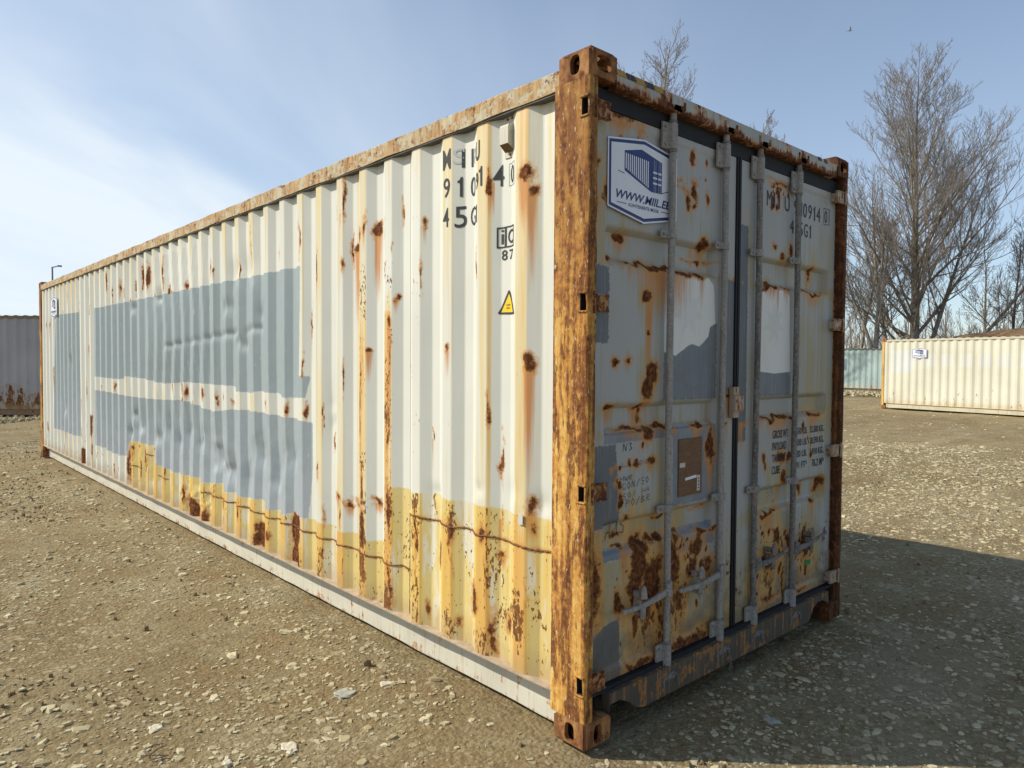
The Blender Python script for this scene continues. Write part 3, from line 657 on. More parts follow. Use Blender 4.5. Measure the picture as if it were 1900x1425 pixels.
for yv in (1.335, 2.435, 4.635, 6.835, 9.035):
    MB().tube([(surf(yv, z)-.0004, yv, z) for z in np.linspace(.80, 2.75, 40)], .0014, 5).build('sheet_joint', M['pen'], wall)
# white tag near the repair seam
MB().box((.003, .388, .885), (.006, .418, .93)).build('paper_tag', M['tape'], wall)

# ------------------------------------------------------------------ corner posts and castings
def oval_ring(O, U, V, w, h, hw, hh, depth, inward, cu=.5, cv=.5, N=8, rect=False):
    """rectangle w x h with an oval hole and a short tunnel"""
    O, U, V, I = Vector(O), Vector(U), Vector(V), Vector(inward)
    outer = []
    for i in range(N): outer.append((w*i/N, 0))
    for i in range(N): outer.append((w, h*i/N))
    for i in range(N): outer.append((w-w*i/N, h))
    for i in range(N): outer.append((0, h-h*i/N))
    n = len(outer); c = (w*cu, h*cv); inner = []
    for (a, b) in outer:
        q = math.atan2((b-c[1])/h, (a-c[0])/w); e = 2.0/2.8
        inner.append((c[0]+hw*math.copysign(abs(math.cos(q))**e, math.cos(q)), c[1]+hh*math.copysign(abs(math.sin(q))**e, math.sin(q))))
    vs = [O+U*a+V*b for a, b in outer]+[O+U*a+V*b for a, b in inner]+[O+U*a+V*b+I*depth for a, b in inner]
    fs = []
    for i in range(n):
        j = (i+1) % n; fs += [(i, j, n+j, n+i), (n+i, n+j, 2*n+j, 2*n+i)]
    return vs, fs
def casting(parent, x0, y0, z0, mat, sx_=1, sy_=1, big_front=False, top=True):
    """corner casting, outer corner at (x0,y0); sx_/sy_ point inward; holes on the outer faces"""
    cw, cl, ch = .162, .178, .118; bm = bmesh.new()
    def put(vs, fs):
        v = [bm.verts.new(q) for q in vs]
        for f_ in fs:
            try: bm.faces.new([v[i] for i in f_])
            except ValueError: pass
    x1, y1 = x0+sx_*cw, y0+sy_*cl
    put(*oval_ring((x0, y0, z0), (0, sy_, 0), (0, 0, 1), cl, ch, .027, .040, .022, (sx_, 0, 0)))
    put(*oval_ring((x0, y0, z0), (sx_, 0, 0), (0, 0, 1), cw, ch, .046 if big_front else .026, .033 if big_front else .040, .022, (0, sy_, 0)))
    put([(x1, y0, z0), (x1, y1, z0), (x1, y1, z0+ch), (x1, y0, z0+ch)], [(0, 1, 2, 3)])
    put([(x0, y1, z0), (x1, y1, z0), (x1, y1, z0+ch), (x0, y1, z0+ch)], [(0, 1, 2, 3)])
    zt, zb = (z0+ch, z0) if top else (z0, z0+ch)
    put(*oval_ring((x0, y0, zt), (sx_, 0, 0), (0, sy_, 0), cw, cl, .03, .055, .022, (0, 0, -1 if top else 1)))
    put([(x0, y0, zb), (x1, y0, zb), (x1, y1, zb), (x0, y1, zb)], [(0, 1, 2, 3)])
    bmesh.ops.remove_doubles(bm, verts=bm.verts, dist=.0004)
    bmesh.ops.recalc_face_normals(bm, faces=bm.faces)
    bm.verts.ensure_lookup_table()
    def planes(v):
        c = v.co; return sum((abs(c.x-x0) < 1e-4 or abs(c.x-x1) < 1e-4, abs(c.y-y0) < 1e-4 or abs(c.y-y1) < 1e-4, abs(c.z-z0) < 1e-4 or abs(c.z-z0-ch) < 1e-4))
    es = [e for e in bm.edges if all(planes(v) >= 2 for v in e.verts) and e.calc_length() > .001]
    bmesh.ops.bevel(bm, geom=es, offset=.012, segments=3, affect='EDGES', clamp_overlap=True)
    me = bpy.data.meshes.new('corner_casting'); bm.to_mesh(me); bm.free(); me.materials.append(mat)
    for p_ in me.polygons: p_.use_smooth = True
    me.set_sharp_from_angle(angle=R(35))
    return link(bpy.data.objects.new('corner_casting', me), parent)
for (cx, cy, a, b) in ((0, 0, 1, 1), (W, 0, -1, 1), (0, L, 1, -1), (W, L, -1, -1)):
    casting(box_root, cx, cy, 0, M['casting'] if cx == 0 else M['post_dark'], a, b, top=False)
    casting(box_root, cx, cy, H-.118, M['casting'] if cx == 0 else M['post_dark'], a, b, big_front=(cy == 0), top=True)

SLOTS = [(.238, .306), (1.044, 1.104), (1.831, 1.897), (2.623, 2.690)]
def door_post(mirror, mat):
    """J-section corner post with rounded outer edge and hinge slots"""
    rad = .014; prf = [(0.004, .205), (0.0, .198), (0, .120), (0, .048), (0, .016)]
    for i in range(1, 6):
        a = math.pi/2*i/5; prf.append((rad-rad*math.cos(a), .002+rad-rad*math.sin(a)))
    prf += [(.035, .002), (.048, .004), (.052, .012), (.052, .062), (.03, .065), (.03, .2), (.004, .205)]
    lev = [.119]
    for a, b in SLOTS: lev += [a, b]
    for z in np.arange(.2, 2.7, .11): lev.append(float(z))
    lev = sorted(set(round(z, 4) for z in lev+[2.777]))
    b_ = MB(); vs = []; n = len(prf)
    for z in lev:
        for i, (x, y) in enumerate(prf):
            j = .0016*math.sin(z*23+i)+.0012*math.sin(z*51+i*2) if 0 < i < n-3 else 0
            vs.append(((x+j) if not mirror else W-x-j, y, z))
    fs = []
    for li in range(len(lev)-1):
        mid = (lev[li]+lev[li+1])/2; slot = any(a < mid < c for a, c in SLOTS)
        for i in range(n-1):
            if slot and i == 3: continue
            fs.append((li*n+i, li*n+i+1, (li+1)*n+i+1, (li+1)*n+i))
    b_.add(vs, fs, mat)
    for a, c in SLOTS:
        xo = (lambda x: x) if not mirror else (lambda x: W-x)
        b_.add([(xo(0), .016, a), (xo(0), .048, a), (xo(0), .048, c), (xo(0), .016, c), (xo(.045), .016, a), (xo(.045), .048, a), (xo(.045), .048, c), (xo(.045), .016, c)],
               [(0, 1, 5, 4), (1, 2, 6, 5), (2, 3, 7, 6), (3, 0, 4, 7), (4, 5, 6, 7)], M['inside'])
        # welded lips above and below each slot
        for zz_ in (a-.006, c+.006):
            b_.tube([(xo(-.001), .010, zz_), (xo(-.001), .055, zz_)], .0045, 6, mat)
    o = b_.build('corner_post', None, box_root, smooth=True, recalc=False); return o
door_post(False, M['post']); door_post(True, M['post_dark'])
for x0, x1 in ((0.0, .06), (W-.06, W)):
    MB().box((x0, L-.176, .119), (x1, L-.002, H-.119)).build('corner_post', M['post'], box_root, bevel=.008)

# rails
def noisy_rail(name, prf, y0, y1, mat, amp=.002, step=.06):
    n = len(prf); yv = np.arange(y0, y1, step).tolist()+[y1]; vs = []
    for y in yv:
        for i, (x, z) in enumerate(prf): vs.append((x+amp*math.sin(y*7+i)+amp*.6*math.sin(y*19+2*i), y, z+amp*math.sin(y*5.3+i*2)+amp*.8*math.sin(y*13.7)))
    fs = [(k*n+i, k*n+(i+1) % n, (k+1)*n+(i+1) % n, (k+1)*n+i) for k in range(len(yv)-1) for i in range(n)]
    fs += [tuple(range(n)), tuple((len(yv)-1)*n+i for i in range(n))[::-1]]
    return MB().add(vs, fs).build(name, mat, box_root, bevel=0)
noisy_rail('top_side_rail', [(0, 2.756), (0, 2.838), (.004, 2.843), (.06, 2.843), (.06, 2.756)], .179, L-.179, M['rail'])
noisy_rail('top_side_rail', [(W-.06, 2.752), (W-.06, 2.848), (W, 2.848), (W, 2.752)], .179, L-.179, M['rail'])
MB().box((.004, .18, 2.7465), (.064, L-.18, 2.7520)).build('rail_underside_shade', M['undershade'], box_root)  # added dark strip, grey paint with the underside's shade put into its colour
lr = noisy_rail('bottom_side_rail', [(.086, .197), (.086, .014), (.089, .008), (.13, .008), (.13, .014), (.094, .016), (.094, .197)], .179, L-.179, M['railb'], .0012)
lr['label'] = 'cream lower side rail with a shaded groove under the ledge'
yv = np.linspace(.19, L-.18, 260)
MB().add([(x+.0015*math.sin(y*9), y, z+.001*math.sin(y*14)) for y in yv for (x, z) in ((-.003, .198), (-.003, .205), (.098, .206), (.098, .198))],
  [(k*4+i, k*4+(i+1) % 4, k*4+4+(i+1) % 4, k*4+4+i) for k in range(259) for i in range(4)]+[(0, 1, 2, 3), (1039, 1038, 1037, 1036)]).build('rail_ledge', M['ledge'], box_root)
MB().box((W-.05, .179, .03), (W-.002, L-.179, .205)).build('bottom_side_rail', M['railb'], box_root)
# far side, front end, roof, floor
def corr_sheet(name, fn, a0, a1, b0, b1, mat, parent, phase=.1):
    u = corrugated_points(a0, a1, phase, .3); v = np.array([b0, b1]); P = [fn(a, b, float(prof(a, 0, .036, phase))) for b in v for a in u]; n = len(u)
    return np_mesh(name, P, [(i, i+1, n+i+1, n+i) for i in range(n-1)], mat, parent)
M['farwall'] = worn_paint('plain_cream_sheet', CREAM, rust=.2)
corr_sheet('side_wall', lambda a, b, d_: (W-.012-d_, a, b), .18, L-.18, .205, 2.752, M['farwall'], box_root)
corr_sheet('front_wall', lambda a, b, d_: (a, L-.012-d_, b), .06, W-.06, .16, 2.80, M['farwall'], box_root)
corr_sheet('roof', lambda a, b, d_: (b, a, 2.846-d_*.5), .02, L-.02, .06, W-.06, M['farwall'], box_root)
MB().box((.14, .07, .13), (W-.10, L-.06, .165)).build('floor', M['inside'], box_root)

# ------------------------------------------------------------------ door end
hd = MB().box((.164, .004, 2.764), (2.274, .06, 2.842))
hd.build('door_header', M['header'], box_root, bevel=.004)['label'] = 'rust-streaked header beam over the doors'
for i, (a, m_) in enumerate([(.17, 'hazy'), (.235, 'hazk'), (.30, 'hazy'), (.365, 'hazk'), (.43, 'hazy')]):
    MB().prism([(a, 2.818), (a+.058, 2.818), (a+.045, 2.841), (a-.013, 2.841)], 1, .0015, .0035).build('hazard_stripe', M[m_], box_root)
for a in (2.02, 2.10): MB().prism([(a, 2.822), (a+.04, 2.822), (a+.03, 2.841), (a-.01, 2.841)], 1, .0015, .0035).build('hazard_stripe', M['hazk'], box_root)
MB().box((.053, .050, 2.688), (2.385, .064, 2.764)).build('header_gasket', M['rubber'], box_root)
sill = [(.164, .118), (.17, .150), (.235, .152), (.30, .120), (.345, .085), (.40, .066), (2.0, .066), (2.035, .085), (2.07, .135), (2.13, .158), (2.20, .155), (2.274, .118), (2.274, .200), (.164, .200)]
MB().prism(sill, 1, .006, .055).build('door_sill', M['sill'], box_root, bevel=.003)['label'] = 'dirty sill beam under the doors with notched ends'
MB().box((.053, .030, .2), (2.385, .07, .222)).build('sill_gasket', M['rubber'], box_root)

WHITE1 = [(0.629, 2.035), (0.971, 2.041), (1.016, 2.009), (1.031, 1.82), (0.982, 1.799), (0.968, 1.75), (0.893, 1.7), (0.827, 1.712), (0.791, 1.7), (0.693, 1.652), (0.60, 1.67), (.60, 2.035)]
GREY1 = [(0.60, 1.67), (0.693, 1.652), (0.791, 1.7), (0.827, 1.712), (0.893, 1.7), (0.968, 1.75), (0.982, 1.799), (1.04, 1.82), (1.041, 1.437), (0.60, 1.443)]
WHITE2 = [(1.43, 2.034), (1.753, 2.035), (1.812, 2.008), (1.835, 1.571), (1.644, 1.562), (1.43, 1.578)]
GREY2 = [(1.43, 1.578), (1.644, 1.562), (1.835, 1.571), (1.84, 1.438), (1.43, 1.439)]
GREYS = [[(.05, 2.03), (.20, 2.03), (.20, 1.70), (.05, 1.70)], [(.05, 1.26), (.255, 1.26), (.285, 1.0), (.28, .90), (.05, .90)], [(.05, .44), (.29, .49), (.30, .15), (.05, .15)],
         [(1.075, 2.05), (1.20, 2.05), (1.20, 1.45), (1.075, 1.45)], [(1.235, 2.35), (1.33, 2.35), (1.33, 1.2), (1.235, 1.2)], [(1.075, 2.6), (1.12, 2.6), (1.12, 2.4), (1.075, 2.4)]]
BLUES = [[(.17, 1.31), (1.04, 1.31), (1.04, 1.265), (.17, 1.265)], [(.68, 1.30), (1.04, 1.30), (1.04, .93), (.68, .93)], [(.70, .81), (1.04, .81), (1.04, .70), (.70, .70)], [(.17, .79), (.42, .80), (.42, .755), (.17, .745)]]
DOOR_RUST = [(0.306,2.169,.05,.033,1,.1),(0.925,2.204,.05,.037,1,.15),(0.856,2.13,.02,.07,.5,.1),(0.781,2.408,.03,.05,.9,0),(0.481,1.908,.035,.044,1.1,.5),(0.49,1.75,.02,.03,.8,.1),(0.249,1.612,.025,.02,.9,.05),(0.323,1.624,.028,.018,.8,.05),(0.52,1.56,.045,.05,1.2,.1),(0.485,1.49,.045,.055,1.2,.15),(0.443,1.39,.025,.06,.7,.1),(1.0,1.20,.04,.10,1.2,.35),(0.508,1.152,.035,.023,.9,.05),(0.408,1.161,.035,.022,.8,.05),(0.227,1.158,.025,.021,.9,.05),(0.476,1.291,.045,.034,.9,.1),
 (0.44,.72,.06,.10,1.2,.3),(.53,.60,.08,.10,1.1,.3),(.40,.62,.05,.07,.9,.2),(0.298,.834,.05,.024,.8,0),(0.284,.559,.035,.053,1.1,.1),(.60,.43,.04,.10,.6,.1),(0.70,.66,.05,.12,1.1,.2),(0.892,.70,.05,.05,1.0,.1),(.86,.60,.04,.05,.9,.1),(0.991,.60,.045,.055,.9,.2),(0.75,.46,.06,.06,.8,.2),(0.903,2.12,.14,.012,.7,0),(0.60,2.052,.30,.012,1.0,.3),(0.581,2.625,.04,.05,.3,0),(.50,2.55,.05,.06,.3,0),
 (1.722,2.218,.03,.03,.9,.05),(1.817,2.255,.03,.05,.9,.15),(1.638,2.286,.028,.022,.7,0),(1.68,2.63,.12,.022,.75,.04),(2.093,2.168,.028,.03,1.0,.2),(1.716,.62,.04,.06,1.1,.3),(1.62,.50,.07,.05,.8,.2),(1.847,.571,.03,.05,.9,.1),(2.06,.55,.07,.07,1.0,.35),(2.13,.56,.04,.06,.9,.2),(1.731,1.067,.05,.035,.95,.05),(1.828,1.06,.035,.03,.9,.05),(1.78,.955,.045,.04,1.1,.15),(1.546,1.09,.02,.04,.9,.1),(1.56,1.05,.02,.03,.8,.1),(1.691,1.315,.20,.014,1.0,.15),(2.15,1.31,.12,.012,.9,.12),(2.04,.85,.028,.04,.9,.05),(2.25,.86,.04,.04,1.0,.05),(1.15,1.46,.03,.035,1.0,.2),(1.27,1.40,.03,.02,.8,.1),(1.71,.81,.012,.02,.7,.35),(1.526,.77,.02,.03,.5,.1),(1.50,1.31,.05,.012,.8,.1),
 (.60,.80,.05,.025,1.0,.02),(.52,.79,.04,.02,.9,0),(.34,.925,.03,.02,.7,0),(.60,.905,.06,.01,.8,.05),(.37,1.315,.12,.012,.9,.06),(.60,1.32,.08,.015,1.0,.05),(.22,1.42,.06,.02,.9,.15),(.42,1.42,.05,.012,.9,.3),(.2,2.05,.05,.012,.9,.03),(1.60,2.05,.12,.012,.9,.1),(2.1,2.05,.15,.012,.9,.15),(.95,.905,.1,.01,.7,.06),(.93,.77,.07,.015,.8,0),(1.6,.77,.12,.014,.9,.2),(1.9,.78,.10,.012,.6,.1),(.75,2.46,.10,.018,.5,0),(.70,2.50,.06,.02,.4,0),(.17,2.35,.02,.05,.8,.1),(.10,2.30,.03,.07,.9,.1),(.10,2.45,.02,.04,.7,.1),(.25,2.66,.12,.02,.8,.1),(.40,2.68,.06,.012,.8,.2),(.80,.25,.25,.045,.9,0),(.45,.24,.12,.03,.9,0),(.12,.66,.05,.20,.8,.1),(1.6,.27,.15,.03,.7,0),(2.0,.26,.1,.03,.7,0)]
rg_ = random.Random(9)
for (ca, cb, sa_, sb_, n__) in ((.45, .60, .16, .17, 26), (.82, .62, .15, .14, 26), (1.68, .55, .13, .16, 22), (2.08, .52, .10, .14, 22), (.5, .35, .2, .1, 14), (1.8, .35, .3, .08, 14), (.35, 1.15, .15, .12, 8), (.9, 2.4, .12, .2, 8), (2.0, 1.1, .2, .15, 8), (1.65, 2.55, .12, .06, 10), (.35, 2.55, .12, .06, 8)):
    for k in range(n__):
        q_ = rg_.uniform(.006, .024); DOOR_RUST.append((rg_.gauss(ca, sa_*.6), rg_.gauss(cb, sb_*.6), q_, q_*rg_.uniform(.9, 2.2), rg_.uniform(.75, 1.1), rg_.choice((0, .06, .15))))
for zb_ in (2.045, 1.302, .775):
    for k in range(16): DOOR_RUST.append((rg_.uniform(.18, 2.28), zb_+rg_.uniform(-.006, .012), rg_.uniform(.01, .05), rg_.uniform(.006, .014), rg_.uniform(.6, 1.1), rg_.choice((.04, .1, .22))))
def star(cx, cz, r1, r2, n=7):
    return [(cx+(r1 if k % 2 == 0 else r2)*math.sin(math.pi*k/n), cz+(r1 if k % 2 == 0 else r2)*math.cos(math.pi*k/n)) for k in range(2*n)]
def door_y(x, z, px0, px1):
    """panel depth: flat frame, panel with three recessed bands"""
    inn = np.clip((x-px0)/.014, 0, 1)*np.clip((px1-x)/.014, 0, 1)*np.clip((z-.27)/.014, 0, 1)*np.clip((2.655-z)/.014, 0, 1)
    def band(a, b): return np.interp(z, [a, a+.028, b-.022, b], [0, 1, 1, 0])
    bd = band(2.045, 2.205)+band(1.300, 1.436)+band(.772, .922)
    return .055+inn*(.008+.034*bd)+inn*fbm(x*4, z*4, 3, 70)*.006
def door(name_label, x0, x1, px0, px1):
    xs = np.arange(x0, x1+.001, .0095); xs[-1] = x1
    zv = np.concatenate([np.arange(.226, 2.686, .0095), [2.686]])
    X, Z = np.meshgrid(xs, zv); Y = door_y(X, Z, px0, px1)
    rust = np.zeros_like(X); drip = np.zeros_like(X)
    wash = np.zeros_like(X); XW = X+fbm(X*10, Z*10, 3, 211)*.07; ZW_ = Z+fbm(X*10, Z*10, 3, 212)*.08
    for (a, b, ra, rb, s, dl) in DOOR_RUST:
        q_ = ((XW-a)/ra)**2+((ZW_-b)/rb)**2; rust = np.maximum(rust, s*np.exp(-.8*q_))
        if s >= .8 and ra > .026: wash = np.maximum(wash, .62*s*np.exp(-.16*(((XW-a)/(ra*1.0))**2+((ZW_-b+.3*rb)/(rb*1.3))**2)))
        if dl:
            t = (b-Z)/dl; drip = np.maximum(drip, s*.9*np.where((t > 0) & (t < 1), (1-t)**.8, 0)*np.exp(-((X-a)/(ra*.8))**2))
    white = np.maximum(sdf(WHITE1, X, Z), sdf(WHITE2, X, Z))
    ghost = np.minimum(np.maximum(sdf(star(.80, 1.87, .14, .065), X, Z), sdf(star(1.64, 1.84, .13, .06), X, Z)), white)
    grey = np.full(X.shape, -1.0); gm = np.zeros_like(X)
    for q in [GREY1, GREY2]+GREYS: s = sdf(q, X, Z); grey = np.maximum(grey, s)
    for q in [GREY1, GREY2]: gm = np.where(sdf(q, X, Z) > -.01, .55, gm)
    for q in BLUES: s = sdf(q, X, Z); gm = np.where(s > -.01, 1.0, gm); grey = np.maximum(grey, s)
    st = np.clip(fbm(X*3, Z*1.3, 3, 81)*1.5+.12, 0, .5)+np.where((X < .17) & (Z > .5) & (Z < .80), .9, 0)+np.exp(-((Z-.33)/.30)**2)*.5*np.where((X > .3) & (X < 2.25), 1, 0)*(.5+.9*vnoise(X*7, Z*2, 44))
    st = st+wash*np.where(Z < 1.0, .95, .7)*(.55+.8*vnoise(X*16, Z*5, 47))
    pit = np.exp(-((X-.62)/.25)**2-((Z-2.49)/.07)**2)*1.3+np.exp(-((X-.42)/.08)**2-((Z-2.6)/.07)**2)+np.exp(-((Z-.48)/.30)**2)*1.2+.10
    pit = pit*np.where(white > 0, 0, 1)*np.where(grey > 0, .1, 1); st = np.where((grey > 0) | (white > 0), 0, st)
    rust = np.where(grey > .01, rust*np.where(gm > .9, 1, .3), rust)
    n1_, n2_ = X.shape; idx = np.arange(n1_*n2_).reshape(n1_, n2_)
    F_ = np.stack([idx[:-1, :-1], idx[:-1, 1:], idx[1:, 1:], idx[1:, :-1]], -1).reshape(-1, 4)
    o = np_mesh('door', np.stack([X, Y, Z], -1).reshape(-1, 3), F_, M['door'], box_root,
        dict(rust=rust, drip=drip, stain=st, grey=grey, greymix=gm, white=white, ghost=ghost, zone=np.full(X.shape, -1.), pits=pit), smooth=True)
    o.data.set_sharp_from_angle(angle=R(35)); o['label'] = name_label
    # edge returns
    e = MB(); e.box((x0-.001, .057, .226), (x0, .10, 2.686)).box((x1, .057, .226), (x1+.001, .10, 2.686)); e.build('door_edge', M['door'], o)
    return o
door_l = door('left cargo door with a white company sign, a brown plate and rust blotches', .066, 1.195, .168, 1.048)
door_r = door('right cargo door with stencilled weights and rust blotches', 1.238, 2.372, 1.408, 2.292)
MB().box((1.199, .048, .226), (1.215, .085, 2.690)).build('gasket', M['rubber'], door_l)
MB().box((1.217, .044, .226), (1.234, .085, 2.690)).build('gasket', M['rubber'], door_r)
MB().box((.054, .054, .226), (.064, .10, 2.69)).build('gasket', M['rustpart'], door_l)
MB().box((2.374, .054, .226), (2.384, .10, 2.69)).build('gasket', M['rustpart'], door_r)
def dy(x, z): 
    p0, p1 = (.168, 1.048) if x < 1.22 else (1.408, 2.292)
    return float(door_y(np.array([x]), np.array([z]), p0, p1)[0])

# hinges
for a, c in SLOTS:
    m_ = (a+c)/2
    for (D_, xf) in ((door_l, lambda x: x), (door_r, lambda x: W-x)):
        b_ = MB(); b_.tube([(xf(.034), .006, m_-.046), (xf(.034), .006, m_+.046)], .010, 10)
        xa, xb = sorted((xf(.034), xf(.135))); b_.box((xa, .008, m_-.030), (xb, .022, m_+.030)); b_.box((xa+.01, .022, m_-.026), (xb-.02, .056, m_+.026))
        for zz_ in (m_-.033, m_+.033): b_.box((xa, .004, zz_-.004), (xb, .026, zz_+.004))
        b_.build('hinge', M['hinge'] if D_ is door_r else M['rustpart'], D_, bevel=.002)

# locking bars with brackets, cams and handles
BARS = [(.60, door_l, -1), (1.055, door_l, -1), (1.395, door_r, 1), (1.835, door_r, 1)]
for i, (bx_, D_, sd) in enumerate(BARS):
    mt = M['galv'] if i in (0, 1) else M['galvd']
    MB().tube([(bx_+.0025*math.sin(z*3+i), .030+.0015*math.sin(z*2.1), z) for z in np.linspace(.160, 2.775, 26)], .0165, 16).build('locking_bar', mt, D_, smooth=True)
    for z0, z1, wd in ((2.600, 2.720, .040), (2.192, 2.230, .042), (.918, .956, .042), (.178, .300, .040)):
        b_ = MB(); hi = z1-z0 > .08
        # saddle plate formed over the bar with one flat wing
        wing = -1
        pr = [(bx_-wd-.028, .046), (bx_-wd-.028, .036), (bx_-.024, .034), (bx_-.020, .016), (bx_-.010, .008), (bx_+.010, .008), (bx_+.020, .016), (bx_+.024, .036), (bx_+.024, .05), (bx_-.022, .05)]
        b_.prism(pr, 2, z0, z1)
        for zz_ in ((z0+.02, z1-.02) if hi else ((z0+z1)/2,)):
            b_.tube([(bx_-wd-.008, .036, zz_), (bx_-wd-.008, .028, zz_)], .0075, 8)
        br = b_.build('bar_bracket', M['galv'], D_, bevel=.002)
        # collars above and below
        if hi:
            for e_ in (z0-.012, z1+.002): MB().tube([(bx_, .03, e_), (bx_, .03, e_+.010)], .021, 14).build('collar', M['galvd'], D_, smooth=True)
    # cams top and bottom
    for zc in (2.785, .150):
        b_ = MB(); b_.tube([(bx_, .03, zc-.022), (bx_, .03, zc+.022)], .022, 12)
        b_.prism([(bx_-.030, zc-.014), (bx_+.034, zc-.018), (bx_+.040, zc), (bx_+.030, zc+.016), (bx_-.022, zc+.013)], 1, .004, .024)
        b_.tube([(bx_-.040, .0, zc), (bx_-.040, .034, zc)], .008, 8); b_.tube([(bx_+.036, -.004, zc+.004), (bx_+.036, .03, zc+.004)], .010, 8)
        b_.build('cam', M['rustpart'] if zc > 1 else M['galvd'], D_, bevel=.0015)
    # cam keepers on the header and the sill
    for zc in (2.800, .128):
        for e_ in (-.060, .048): MB().box((bx_+e_, -.002, zc-.018), (bx_+e_+.012, .02, zc+.02)).build('cam_keeper', M['rustpart'] if zc > 1 else M['galvd'], box_root, bevel=.002)
# handles: lever from the hub along the door to its retainer
HND = [(.60, .565, .25, .530, .39, door_l), (1.055, .560, .676, .535, .85, door_l), (1.395, .530, 1.74, .555, 1.57, door_r), (1.835, .545, 2.235, .575, 2.035, door_r)]
for i, (hx_, hz_, ex, ez, rx_, D_) in enumerate(HND):
    mt = M['galv'] if i < 2 else M['galvd']; sg = 1 if ex > hx_ else -1
    b_ = MB(); b_.prism([(hx_+sg*-.008, hz_-.040), (hx_+sg*.030, hz_-.034), (hx_+sg*.036, hz_+.026), (hx_+sg*-.004, hz_+.036)], 1, .002, .016)
    b_.tube([(hx_+sg*.012, .0, hz_+.006), (hx_+sg*.012, .018, hz_+.006)], .009, 10)
    n = 9; top = []; 
    for k in range(n+1):
        t = k/n; x = hx_+sg*.02+(ex-hx_-sg*.02)*t; z = hz_-.010+(ez-hz_+.010)*t-.012*math.sin(math.pi*t); hh = .016*(1-.45*t)
        top.append((x, z, hh))
    vs = []; fs = []
    for (x, z, hh) in top:
        for (dy_, dz_) in ((.006, -hh), (.018, -hh), (.018, hh), (.006, hh)): vs.append((x, dy_, z+dz_))
    for k in range(n): fs += [(k*4+j, k*4+(j+1) % 4, k*4+4+(j+1) % 4, k*4+4+j) for j in range(4)]
    fs += [(0, 1, 2, 3), tuple(n*4+j for j in (3, 2, 1, 0))]
    b_.add(vs, fs); b_.build('handle', mt, D_, bevel=.0015)
    zt = hz_+(ez-hz_)*abs((rx_-hx_)/(ex-hx_))
    b_ = MB(); b_.prism([(rx_-.020, zt+.018), (rx_+.026, zt+.012), (rx_+.016, zt+.060), (rx_+.004, zt+.078), (rx_-.010, zt+.074), (rx_-.020, zt+.050)], 1, .0, .007)
    b_.tube([(rx_-.002, -.003, zt+.060), (rx_-.002, .012, zt+.060)], .011, 12); b_.prism([(rx_-.014, zt-.075), (rx_+.014, zt-.075), (rx_+.018, zt-.02), (rx_-.018, zt-.02)], 1, .004, .012)
    b_.tube([(rx_, .0, zt-.055), (rx_, .05, zt-.055)], .010, 10); b_.box((rx_-.012, .018, zt+.020), (rx_+.012, .058, zt+.045)); b_.box((rx_-.028, .002, zt-.014), (rx_-.022, .04, zt+.016))
    b_.build('handle_retainer', mt, D_, bevel=.0015)
# lock guard at the seam
b_ = MB(); b_.box((1.150, .012, 1.372), (1.235, .05, 1.450)); b_.box((1.150, .02, 1.45), (1.20, .05, 1.495)); b_.box((1.150, .02, 1.335), (1.20, .05, 1.372)); b_.tube([(1.205, .006, 1.412), (1.205, .02, 1.412)], .006, 8)
b_.build('lock_guard', M['hinge'], door_l, bevel=.003)
# seal wires on a bracket and hanging off the sill
random.seed(5)
for k in range(4):
    MB().tube([(1.42, .005, .945), (1.46+.01*k, -.01, .955-.006*k), (1.50+.01*k, -.005, .94-.014*k), (1.49+.006*k, .02, .92-.02*k)], .0013, 5).build('seal_wire', M['galv'], door_r)
MB().tube([(1.10, .0, .15), (1.105, -.01, .10), (1.095, -.012, .05), (1.112, -.01, .02), (1.12, -.012, .05), (1.11, -.005, .10)], .0022, 6).build('seal_wire', M['galvd'], door_l)
MB().box((2.06, dy(2.1, .40)-.002, .385), (2.14, dy(2.1, .40), .412)).build('seal_label', M['green'], door_r)
# brown plate with tape
yp = dy(.82, 1.10)-.004
pl = MB().box((.722, yp-.002, .970), (.921, yp+.004, 1.250)).build('data_plate', M['plywood'], door_l, bevel=.001); pl['label'] = 'brown data plate with strips of white tape'
t_ = MB(); t_.box((.728, yp-.0045, 1.112), (.772, yp-.003, 1.134), M['tape']); t_.prism([(.775, 1.045), (.870, 1.052), (.870, 1.066), (.775, 1.058)], 1, yp-.0045, yp-.003, M['signwhite']); t_.box((.876, yp-.0045, .985), (.900, yp-.003, 1.062), M['tape'])
for k in range(4): t_.box((.884, yp-.0055, .995+k*.016), (.892, yp-.0047, 1.003+k*.016), M['black'])
t_.build('tape_strip', None, door_l)

# ------------------------------------------------------------------ lettering
def text_mesh(s, bold=.0, shear=0.0):
    if s == 'I': return np.array([(0, 0), (1, 0), (1, 1), (0, 1.)]), [(0, 1, 2, 3)]
    if s == '1': return np.array([(.42, 0), (.9, 0), (.9, 1), (.55, 1), (.42, .88), (.0, .80), (.0, .70), (.42, .74)]), [(0, 1, 2, 3, 4, 5, 6, 7)]
    c = bpy.data.curves.new('lettering', 'FONT'); c.body = s; c.size = 1; c.offset = bold; c.shear = shear; c.resolution_u = 3
    o = bpy.data.objects.new('lettering', c); col.objects.link(o); dg = bpy.context.evaluated_depsgraph_get()
    me = bpy.data.meshes.new_from_object(o.evaluated_get(dg)); bpy.data.objects.remove(o); bpy.data.curves.remove(c)
    V = np.array([v.co[:2] for v in me.vertices]); F = [tuple(p.vertices) for p in me.polygons]
    bpy.data.meshes.remove(me); lo = V.min(0); hi = V.max(0); return (V-lo)/(hi-lo), F
def fit_text(s, u0, u1, v0, v1, bold=.02, shear=0.0):
    V, F = text_mesh(s, bold, shear); return np.stack([u0+(u1-u0)*V[:, 0], v0+(v1-v0)*V[:, 1]], -1), F
